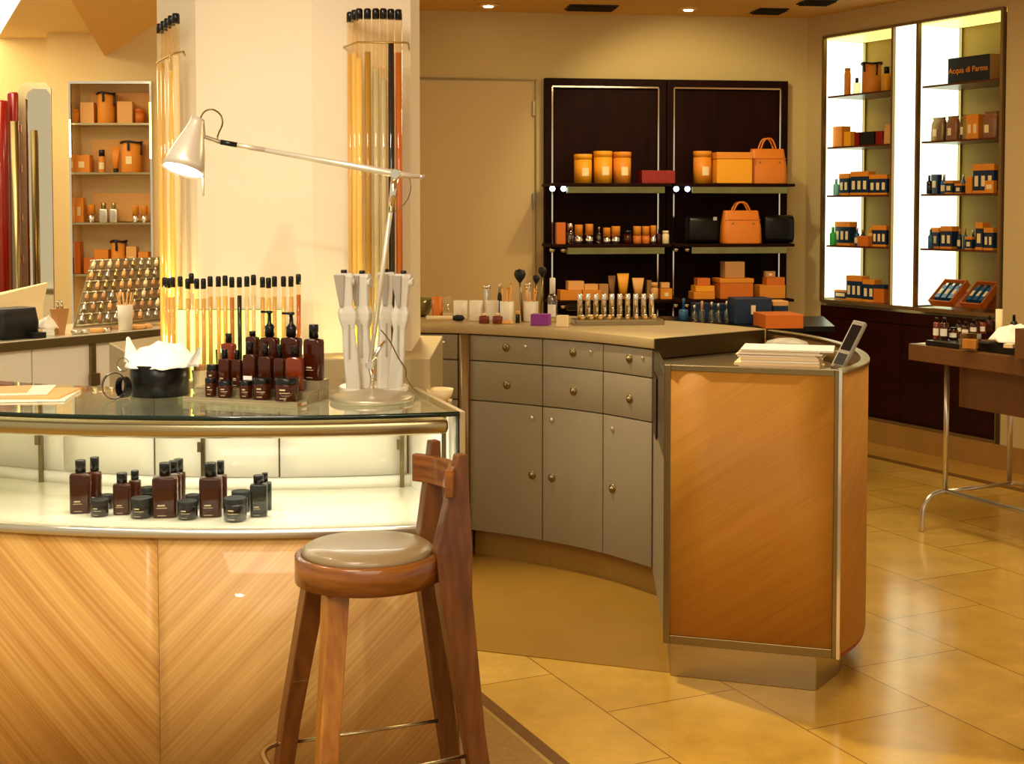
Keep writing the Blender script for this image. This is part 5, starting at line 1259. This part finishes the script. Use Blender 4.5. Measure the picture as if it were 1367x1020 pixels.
# clear acrylic lipstick stand
A0 = on(762, 435, ZW); A1 = on(903, 434, ZW)
t = thing('lipstick_stand', 'clear acrylic stand of chrome lipsticks on the grey worktop', 'display stand', (.42, 5.75, ZW + .0004))
A0 = Vector((A0.x + .02, A0.y + .02)); A1 = Vector((A1.x - .05, A1.y + .02)); dA = (A1 - A0).normalized(); nA = Vector((-dA.y, dA.x)); LA = (A1 - A0).length
def sl(a0, a1, d0, d1, z0, z1, b): b.prism([A0 + dA * a0 + nA * d0, A0 + dA * a1 + nA * d0, A0 + dA * a1 + nA * d1, A0 + dA * a0 + nA * d1], z0, z1)
b = MB(); sl(0, LA, 0, .14, ZW + .0004, ZW + .006, b); sl(0, LA, 0, .006, ZW + .006, ZW + .018, b); sl(0, LA, .03, .14, ZW + .018, ZW + .022, b); sl(0, .006, .0, .14, ZW + .006, ZW + .018, b); sl(LA - .006, LA, 0, .14, ZW + .006, ZW + .018, b)
b.build('stand_body', 'acrylic', t, world=True)
zl = ZW + .0225
for i in range(10):
    px = 774.5 + i * 10.65; kk = (px - CX) / F; q = A0 + nA * .075; a = (kk * q.y - q.x) / (dA.x - kk * dA.y); p = q + dA * a
    o = thing('lipstick', f'upright chrome lipstick, {words_[i]} from left in the acrylic stand', 'lipstick', (p.x, p.y, zl)); hh = zat(392, p.y) - zl
    MB().lathe([(.0115, 0), (.0115, hh * .18)], n=16).build('base', 'brass', o); MB().lathe([(.0115, hh * .181), (.0115, hh * .97), (.010, hh)], n=16).build('cap', 'chrome', o)
for i in range(9):
    px = 778 + i * 12; kk = (px - CX) / F; q = A0 + nA * .045; a = (kk * q.y - q.x) / (dA.x - kk * dA.y); p = q + dA * a
    o = thing('gloss_pot', 'tiny clear gloss pot in the front row of the acrylic stand', 'pot', (p.x, p.y, zl), 0, 'gloss pots in the acrylic stand'); MB().lathe([(.008, 0), (.009, .012)], n=12).build('pot_body', 'peach', o); MB().lathe([(.0085, .0121), (.0085, .019), (.006, .021)], n=12).build('lid', 'chrome', o)
# orange sample tray on the right end of the worktop
P = on(992, 441, ZW)
# ================================================================== LEFT: rear counter, wall with niche, mirror, red columns
a_, b_ = on(0, 457, 1.05), on(215, 438, 1.05); a_, b_ = Vector((a_.x, a_.y)), Vector((b_.x, b_.y)); d_ = (b_ - a_).normalized(); n_ = Vector((-d_.y, d_.x))
S0 = a_ - d_ * .6; S1 = b_ + d_ * .12
t = thing('side_counter', 'white-panelled counter with steel-edged white top behind at left', 'counter', (S0.x, S0.y, 0))
MB().prism([S0, S1, S1 + n_ * .5, S0 + n_ * .5], 1.01, 1.045).build('top_edge', 'steel_dk', t, world=True)
MB().prism([S0 + n_ * .004, S1 + n_ * .004, S1 + n_ * .5, S0 + n_ * .5], 1.0455, 1.05).build('top', 'deck', t, world=True)
LS = (S1 - S0).length
k_ = 0
for px0, px1 in ((-60, 39), (41, 118), (121, 194), (196, 260)):
    def sp(px):
        kk = (px - CX) / F; q = S0 + n_ * .02; return (kk * q.y - q.x) / (d_.x - kk * d_.y)
    s0, s1 = max(0, sp(px0)), min(LS, sp(px1))
    MB().prism([S0 + d_ * s0 + n_ * .02, S0 + d_ * s1 + n_ * .02, S0 + d_ * s1 + n_ * .04, S0 + d_ * s0 + n_ * .04], .12, 1.008).build('panel', 'white', t, world=True)
MB().prism([S0 + n_ * .042, S1 + n_ * .042, S1 + n_ * .5, S0 + n_ * .5], 0, 1.008).build('carcass', 'white', t, world=True)
s0 = sp(119.5); c = S0 + d_ * s0 + n_ * .012
ps = MB().boxb(c.x, c.y, .12, .022, .02, .888, math.atan2(d_.y, d_.x)).build('post', 'steel_dk', t, world=True)
zl_ = zat(508, c.y); c = c - n_ * .012
MB().boxb(c.x, c.y, zl_ - .02, .045, .016, .05, math.atan2(d_.y, d_.x)).build('lock_box', 'steel_dk', ps, world=True)
# wall behind at left
YL = 8.0
def wl(px, py, D=YL): return at(px, py, D)
NX0, NX1 = wl(91, 0).x, wl(202, 0).x; NZ1 = zat(109, YL); NZ0 = zat(440, YL)
b = MB(); XW0, XW1 = wl(62, 0).x, -1.05
b.boxb((XW0 + NX0) / 2, YL + .1, 0, NX0 - XW0, .2, 3.6); b.boxb((XW1 + NX1) / 2, YL + .1, 0, XW1 - NX1, .2, 3.6); b.boxb((NX0 + NX1) / 2, YL + .1, NZ1, NX1 - NX0, .2, 3.6 - NZ1); b.boxb((NX0 + NX1) / 2, YL + .1, 0, NX1 - NX0, .2, NZ0)
b.boxb((NX0 + NX1) / 2, YL + .25, NZ0 - .05, NX1 - NX0 + .1, .02, NZ1 - NZ0 + .1)
struct(b.build('wall_left', 'wall_l'))
b = MB(); b.boxb(XW1 + .01, 8.75, 0, .02, 1.6, 3.6); struct(b.build('wall_left_return', 'wall_l'))
t = thing('shelf_niche', 'narrow steel-framed shelf niche in the left wall full of orange boxes', 'shelf unit', ((NX0 + NX1) / 2, YL, 0)); w = NX1 - NX0; xc = 0
b = MB(); b.boxb(-w / 2 + .006, -.01, NZ0, .012, .03, NZ1 - NZ0).boxb(w / 2 - .006, -.01, NZ0, .012, .03, NZ1 - NZ0).boxb(0, -.01, NZ1 - .014, w - .024, .03, .014)
b.build('frame', 'chrome', t); MB().boxb(0, .225, NZ0, w - .002, .02, NZ1 - NZ0).build('back_panel', 'wall_l', t)
SLZ = [zat(y, YL) for y in (164, 230, 297, 366)]
for i, z in enumerate(SLZ):
    MB().box((0, .105, z - .006), (w - .026, .205, .012)).build('shelf', 'steel', t)
    if i < 3: pass
for x, y0, y1 in ((-w / 2 + .008, 160, 210), (w / 2 - .008, 137, 212)):
    MB().boxb(x, -.028, zat(y1, YL), .008, .006, zat(y0, YL) - zat(y1, YL)).build('light_tube', 'tube_lit', t)
for i, (x0, x1, y0, y1) in enumerate(((107, 200, 125, 163), (108, 200, 187, 229), (108, 200, 258, 296))):
    MB().boxb((wl((x0 + x1) / 2, 0).x - (NX0 + NX1) / 2), .19, zat(y1, YL) + .001, wid(x0, x1, YL + .2) * .97, .03, zat(y0, YL + .2) - zat(y1, YL)).build('riser_panel', 'peach', t)
def litem(items, z, where):
    for it in ordinal_rows(items, where):
        D = YL + (it['t'] or .09); px = (it['x0'] + it['x1']) / 2; x = (px - CX) / F * D; zb = z + .0005; k = dict(it['k'])
        if it['kind'] == 'box': k.setdefault('d', .07)
        make(it['kind'], (x, D, zb), k.pop('rz', 0), wid(it['x0'], it['x1'], D) * .95, zat(it['y'], D) - zb, it['label'], None, **k)
litem([I('can', 95, 110, 146, 'small orange round box', label=False, m='orange'), I('box', 111, 130, 137, 'cream bag-like box', m='peach', d=.06), I('drum', 132, 156, 123, 'orange drum bag with black ribbon', label=False), I('box', 160, 181, 136, 'cream upright box', m='peach', d=.06), I('can', 182, 196, 146, 'orange round box', label=False, m='orange2')], SLZ[0], 'on top shelf of left wall niche')
litem([I('box', 101, 124, 207, 'orange box with cream label', label=True), I('bottle', 133, 142, 200, 'slim orange bottle with black cap', m='orange', cap='black', label='cream', neck=.9), I('tube', 150, 162, 196, 'orange squeeze tube with dark cap', m='orange', cap='black'), I('drum', 163, 191, 188, 'orange drum bag with black ribbon and cream label')], SLZ[1], 'on second shelf of left wall niche')
litem([I('box', 101, 114, 264, 'tall orange carton with label', label=True, m='orange', d=.05), I('tumbler', 117, 128, 273, 'orange flacon with bright chrome base'), I('bottle', 133, 145, 271, 'silver perfume bottle', m='silver', cap='steel', round_=False, neck=.55), I('bottle', 147, 158, 271, 'silver perfume bottle', m='silver', cap='steel', round_=False, neck=.55),
       I('tumbler', 177, 186, 275, 'small orange flacon with chrome base'), I('tumbler', 189, 198, 275, 'small orange flacon with chrome base')], SLZ[2], 'on third shelf of left wall niche')
litem([I('box', 96, 109, 323, 'tall orange carton', m='orange2'), I('box', 113, 125, 344, 'small orange box', m='orange2', d=.05), I('box', 127, 147, 333, 'wide orange box', m='orange', t=.12), I('drum', 148, 169, 320, 'orange drum with dark ribbon on top', label=False), I('box', 170, 184, 329, 'pale orange box with label', m='peach', label=True), I('box', 186, 200, 336, 'low orange box', m='orange')], SLZ[3], 'on fourth shelf of left wall niche')
# soffit wedge and lit ceiling at left
Zs = zat(75, YL)
c0 = wl(140, 75); c1 = on(215, 28, Zs); c2 = on(95, 0, Zs); ext = (c2 - c0)
b = MB(); b.prism([(c0.x, YL - .001), tuple((c0 + (c1 - c0) * 2.2).xy), tuple((c0 + ext * 2.0).xy)], Zs, 3.5); struct(b.build('trim_7', 'ceil'))
g0, g1 = on(27, 0, 2.6), on(0, 45, 2.6)
dirg = (g1 - g0).normalized(); gp = Vector((dirg.y, -dirg.x, 0)); gp = gp if gp.x < 0 else -gp
e0 = g0 - dirg * .9; e1 = g1 + dirg * 1.2
t = thing('ceiling_light_panel', 'bright glowing ceiling panel at the upper left corner', 'ceiling light', (e0.x, e0.y, 2.6))
MB().prism([e0.xy, e1.xy, (e1 + gp * .8).xy, (e0 + gp * .8).xy], 2.6, 2.62).build('diffuser', 'litwall', t, world=True)
b = MB(); b.prism([e0.xy, (e0 - gp * .55).xy, (e1 - gp * .55).xy, e1.xy], 2.601, 2.75); struct(b.build('trim_8', 'wall_l'))
b = MB(); b.boxb((XW0 - 1.2), YL + .3, 0, 2.4, .1, 3.6); struct(b.build('wall_far_left', 'wall_l'))
# mirrored cabinet with rounded top
DM = 7.2; x0, x1 = at(22, 0, DM).x, at(65, 0, DM).x; z0, z1 = 0, zat(110, DM)
t = thing('standing_mirror', 'tall mirrored steel panel with rounded corner left of the niche', 'mirror', ((x0 + x1) / 2, DM, 0), .22); w = x1 - x0
P = [(-w / 2, 0), (w / 2, 0), (w / 2, z1 - .03), (w / 2 - .03, z1), (-w / 2 + .05, z1), (-w / 2 + .015, z1 - .02), (-w / 2, z1 - .06)]
def vert_prism(P, y0, y1):
    b = MB(); n = len(P); vs = [(p[0], y0, p[1]) for p in P] + [(p[0], y1, p[1]) for p in P]
    b.add(vs, [tuple(range(n)), tuple(range(2 * n - 1, n - 1, -1))] + [(i, n + i, n + (i + 1) % n, (i + 1) % n) for i in range(n)]); return b
vert_prism(P, 0, .03).build('frame', 'steel', t)
P2_ = [(p[0] * .74 + .02, z1 * .02 + p[1] * .965) for p in P]; vert_prism(P2_, -.003, -.0005).build('mirror_glass', 'mirror', t)
m_ = MB()
for y in (172, 225, 290, 345): m_.boxb(-w / 2 + .012, -.008, zat(y, DM) - .02, .012, .014, .04)
m_.build('clips', 'chrome', t)
# red columns at the left edge
for px0, px1, yt, D, lab, m in ((-16, 8, 137, 6.9, 'red lacquered column cut by the left edge, shorter one', 'red'), (8, 22, 126, 7.0, 'slim red lacquered column beside the mirrored panel', 'red')):
    r = wid(px0, px1, D) / 2; x = at((px0 + px1) / 2, 0, D).x
    tag(MB().lathe([(r, 0), (r, zat(yt, D)), (r * .9, zat(yt, D) + .01)], (x, D, 0), 32).build('red_column', m), lab, 'column')
r = wid(11, 22, 6.8) / 2; x = at(16.5, 0, 6.8).x
tag(MB().lathe([(r, 0), (r, zat(162, 6.8))], (x, 6.8, 0), 24).build('metal_column', 'steel_dk'), 'slim olive metal column in front of the red one', 'column')
# ------------------------------------------------------------------ things on the side counter
ZC = 1.0505
def citem(px, off):
    kk = (px - CX) / F; q = S0 + n_ * off; s = (kk * q.y - q.x) / (d_.x - kk * d_.y); return q + d_ * s
AC = math.atan2(d_.y, d_.x)
p = citem(20, .10); D = p.y; t = thing('black_box', 'black fabric box at the left end of the side counter', 'box', (p.x - .02, p.y, ZC), AC)
hb_ = zat(411, D) - ZC; MB().loft([ring(rrect(.17, .13, .02), 0), ring(rrect(.18, .13, .02), hb_ * .5), ring(rrect(.17, .12, .03), hb_)], smooth=True).build('body', 'blackmat', t)
p = citem(46, .04); t = thing('black_tray', 'small low black tray beside the black fabric box', 'tray', (p.x, p.y, ZC), AC); MB().boxb(0, 0, 0, .06, .05, .022).build('tray_body', 'blackmat', t)
p = citem(30, .26); D = p.y; t = thing('cream_bag', 'large cream paper bag behind the black fabric box', 'bag', (p.x - .02, p.y, ZC), AC - .2)
hz = zat(383, D) - ZC; vs0 = [(-.20, 0, 0), (.10, 0, 0), (.10, .06, 0), (-.20, .06, 0)]; 
MB().loft([vs0, [(-.20, 0, hz * .7), (.105, 0, hz * .62), (.10, .055, hz * .62), (-.20, .055, hz * .7)], [(-.20, .015, hz * .75), (.13, .01, hz * 1.06), (.13, .04, hz * 1.06), (-.20, .045, hz * .75)]]).build('bag_body', 'cream', t)
p = citem(57, .08); o = tag(crumple(.10, .08, .05, 21, n=22, rim=.01).build('tissue', 'paper', None, loc=(p.x, p.y + .02, ZC + .035)), 'crumpled white paper on the side counter right of the black box', 'tissue paper'); o.modifiers.new('s', 'SOLIDIFY').thickness = .002
p = citem(78, .10); t = thing('orange_stand', 'small tan card stand on the side counter by the left wall', 'stand', (p.x, p.y, ZC), AC); hb_ = zat(412, p.y) - ZC; MB().loft([ring(rrect(.03, .03, .005), 0), ring(rrect(.07, .04, .005), hb_)]).build('stand_body', 'tan', t)
for px, s_ in ((75.5, 'left'), (81, 'right')):
    q = citem(px, .10); o = thing('nail_polish', f'tiny silver bottle on the tan stand, {s_} one', 'bottle', (q.x, q.y, ZC + hb_ + .0005)); MB().lathe([(.007, 0), (.007, .018)], n=12).build('body', 'silver', o); MB().lathe([(.005, .0181), (.005, .034)], n=12).build('cap', 'chrome', o)
# big slanted tester rack
pL, pR = citem(104, .10), citem(205, .10); D = (pL.y + pR.y) / 2
t = thing('tester_rack', 'large slanted clear rack of tiny tester bottles on the side counter', 'display rack', (pL.x, pL.y, ZC)); 
dR = (pR - pL).normalized(); nR = Vector((-dR.y, dR.x)); LR = (citem(214, .12) - pL).length + .05
hR = zat(347, pL.y + .25) - ZC; dep = .22; hb0 = .02
def RK(a, f): q = pL + dR * (a + .24 * f) + nR * (dep * f); return Vector((q.x, q.y, ZC + hb0 + (hR - hb0) * f))
tilt_n = (RK(1, 0) - RK(0, 0)).cross(RK(0, 1) - RK(0, 0)).normalized()
b = MB()
q = [RK(-.03, 0), RK(LR, 0), RK(LR, 1), RK(-.01, 1)]; b.loft([[p for p in q], [p - tilt_n * .006 for p in q]]); b.build('slanted_panel', 'acrylic', t, world=True)
b = MB(); q = [RK(-.01, 1), RK(LR, 1), RK(LR, 1) - Vector((0, 0, hR)), RK(-.01, 1) - Vector((0, 0, hR))]; b.loft([q, [p + Vector((0, .006, 0)) for p in q]]); b.build('rear_support', 'bottleglass', t, world=True)
for f in [.02 + .158 * i for i in range(7)]:
    MB().tube([RK(-.02, f) + tilt_n * .006, RK(LR, f) + tilt_n * .006], .003, 6).build('ledge', 'steel', t, world=True)
src = None; rr_ = random.Random(8)
cols_ = ['peach', 'silver', 'brass', 'tan', 'cream', 'brass']
protos = {}
for i in range(6):
    for j in range(11):
        a = .0 + j * (LR - .05) / 10.4; f = .06 + .158 * i; base = RK(a, f) + tilt_n * .012
        c = rr_.choice(cols_)
        if c not in protos:
            o = thing('tester_bottle', 'tiny tester bottle in the slanted clear rack on the side counter', 'bottle', base, 0, 'tester bottles in the slanted rack')
            updir = (RK(0, 1) - RK(0, 0)).normalized(); qq = updir.to_track_quat('Z', 'Y').to_matrix()
            MB().lathe([(.008, 0), (.009, .004), (.009, .028), (.004, .033)], n=10, q=qq).build('body', c, o); MB().lathe([(.005, .0335), (.005, .050)], n=10, q=qq).build('cap', 'chrome', o); protos[c] = o
        else: dup(protos[c], base)
p = citem(166, .05); D = p.y; t = thing('paper_cup', 'pinkish white cup of wooden spatulas on the side counter', 'cup', (p.x, p.y, ZC)); hb_ = zat(407, D) - ZC; r_ = wid(155, 176, D) / 2
MB().lathe([(r_ * .85, 0), (r_, hb_), (r_ * .93, hb_), (r_ * .8, .006)], n=24).build('cup_body', 'offwhite', t)
for i in range(6):
    a = i * 1.05; o = thing('wooden_spatula', 'thin wooden spatula standing in the pinkish white cup', 'spatula', (p.x, p.y, ZC + .007), a, 'spatulas in the cup on the side counter'); MB().tube([(.002, 0, 0), (r_ * .75 + .012, 0, hb_ * 1.42)], .0035, 6, flat=.5).build('stick', 'peach', o)
for i, (px, off, m, s_) in enumerate(((100, .06, 'silver', .022), (112, .04, 'silver', .018), (128, .05, 'peach', .03), (140, .04, 'chrome', .016), (182, .05, 'peach', .035), (195, .05, 'peach', .022))):
    q = citem(px, off); desc = ('low silver compact', 'tiny silver pot', 'flat peach sample dish', 'tiny chrome cap', 'flat peach sample dish', 'small peach sample dish')[i]
    o = thing('sample_pot', f'{desc} at the counter front edge, {words_[i]} from left', 'pot', (q.x, q.y, ZC)); MB().lathe([(s_ * .8, 0), (s_, .006), (s_, .014), (s_ * .8, .016)], n=16).build('pot_body', m, o)
# ================================================================== LIGHTS
def area(name, loc, size, energy, col=(1, .80, .55), rot=(0, 0, 0), sy=None, spread=None):
    l = bpy.data.lights.new(name, 'AREA'); l.size = size; l.energy = energy; l.color = col
    if sy: l.shape = 'RECTANGLE'; l.size_y = sy
    if spread: l.spread = spread
    o = bpy.data.objects.new(name, l); COL.objects.link(o); o.location = loc; o.rotation_euler = rot; return o
def spot(name, loc, tgt, energy, angle, col=(1, .80, .52), blend=.5, soft=.04):
    l = bpy.data.lights.new(name, 'SPOT'); l.energy = energy; l.color = col; l.spot_size = R(angle); l.spot_blend = blend; l.shadow_soft_size = soft
    o = bpy.data.objects.new(name, l); COL.objects.link(o); o.location = loc; o.rotation_euler = (Vector(loc) - Vector(tgt)).to_track_quat('Z', 'Y').to_euler(); return o
WARM = (1, .86, .62)
area('ceiling_area', (0, .6, 2.85), 2.2, 70, WARM, rot=(R(25), 0, 0))
area('ceiling_area', (-.9, 2.2, 2.88), .6, 30, (1, .88, .7))
area('ceiling_area', (1.8, 5.6, 2.88), 1.0, 38, (1, .84, .48))
area('ceiling_area', (.9, 7.6, 2.88), 1.2, 20, (1, .84, .48))
area('ceiling_area', (-2.3, 6.0, 2.6), .9, 42, (1, .86, .56))
spot('ceiling_or_fill_spot', (-.4, 5.4, 2.86), (.15, 4.2, 0), 200, 70, (1, .84, .5))
spot('ceiling_or_fill_spot', (-1.7, 6.1, 2.75), (-2.45, 8.0, 1.7), 34, 60, (1, .9, .66))  # fill added to brighten the left wall niche, no fixture seen
spot('ceiling_or_fill_spot', (-.5, 1.9, 2.85), (-.65, 4.2, 2.0), 26, 50, (1, .9, .72), blend=.9)  # unseen fill added to lift the upper column
spot('ceiling_or_fill_spot', (-1.2, 1.0, 2.8), (-.7, 3.5, 1.0), 60, 55, (1, .9, .74))
spot('ceiling_or_fill_spot', (.3, 1.2, 2.8), (-.4, 3.0, .6), 30, 50, (1, .88, .7))
spot('ceiling_or_fill_spot', (1.0, 8.0, 2.88), (1.2, 9.2, 1.8), 40, 90, (1, .84, .42))
for x, y, e in ((-.45, 4.05, 1.8), (-1.13, 4.12, 3.6)):
    l = bpy.data.lights.new('tube_uplight', 'POINT'); l.energy = e; l.color = (1, .82, .35); l.shadow_soft_size = .03; o = bpy.data.objects.new('tube_uplight', l); COL.objects.link(o); o.location = (x, y, 1.135)
w = bpy.data.worlds.new('world'); sc.world = w; w.use_nodes = True; bg = w.node_tree.nodes['Background']; bg.inputs[0].default_value = (1, .85, .6, 1); bg.inputs[1].default_value = .6
area('case_strip_light', (-.75, 3.50, 1.03), 1.0, 2.4, (1, .95, .82), sy=.05)
sc.view_settings.exposure = .22
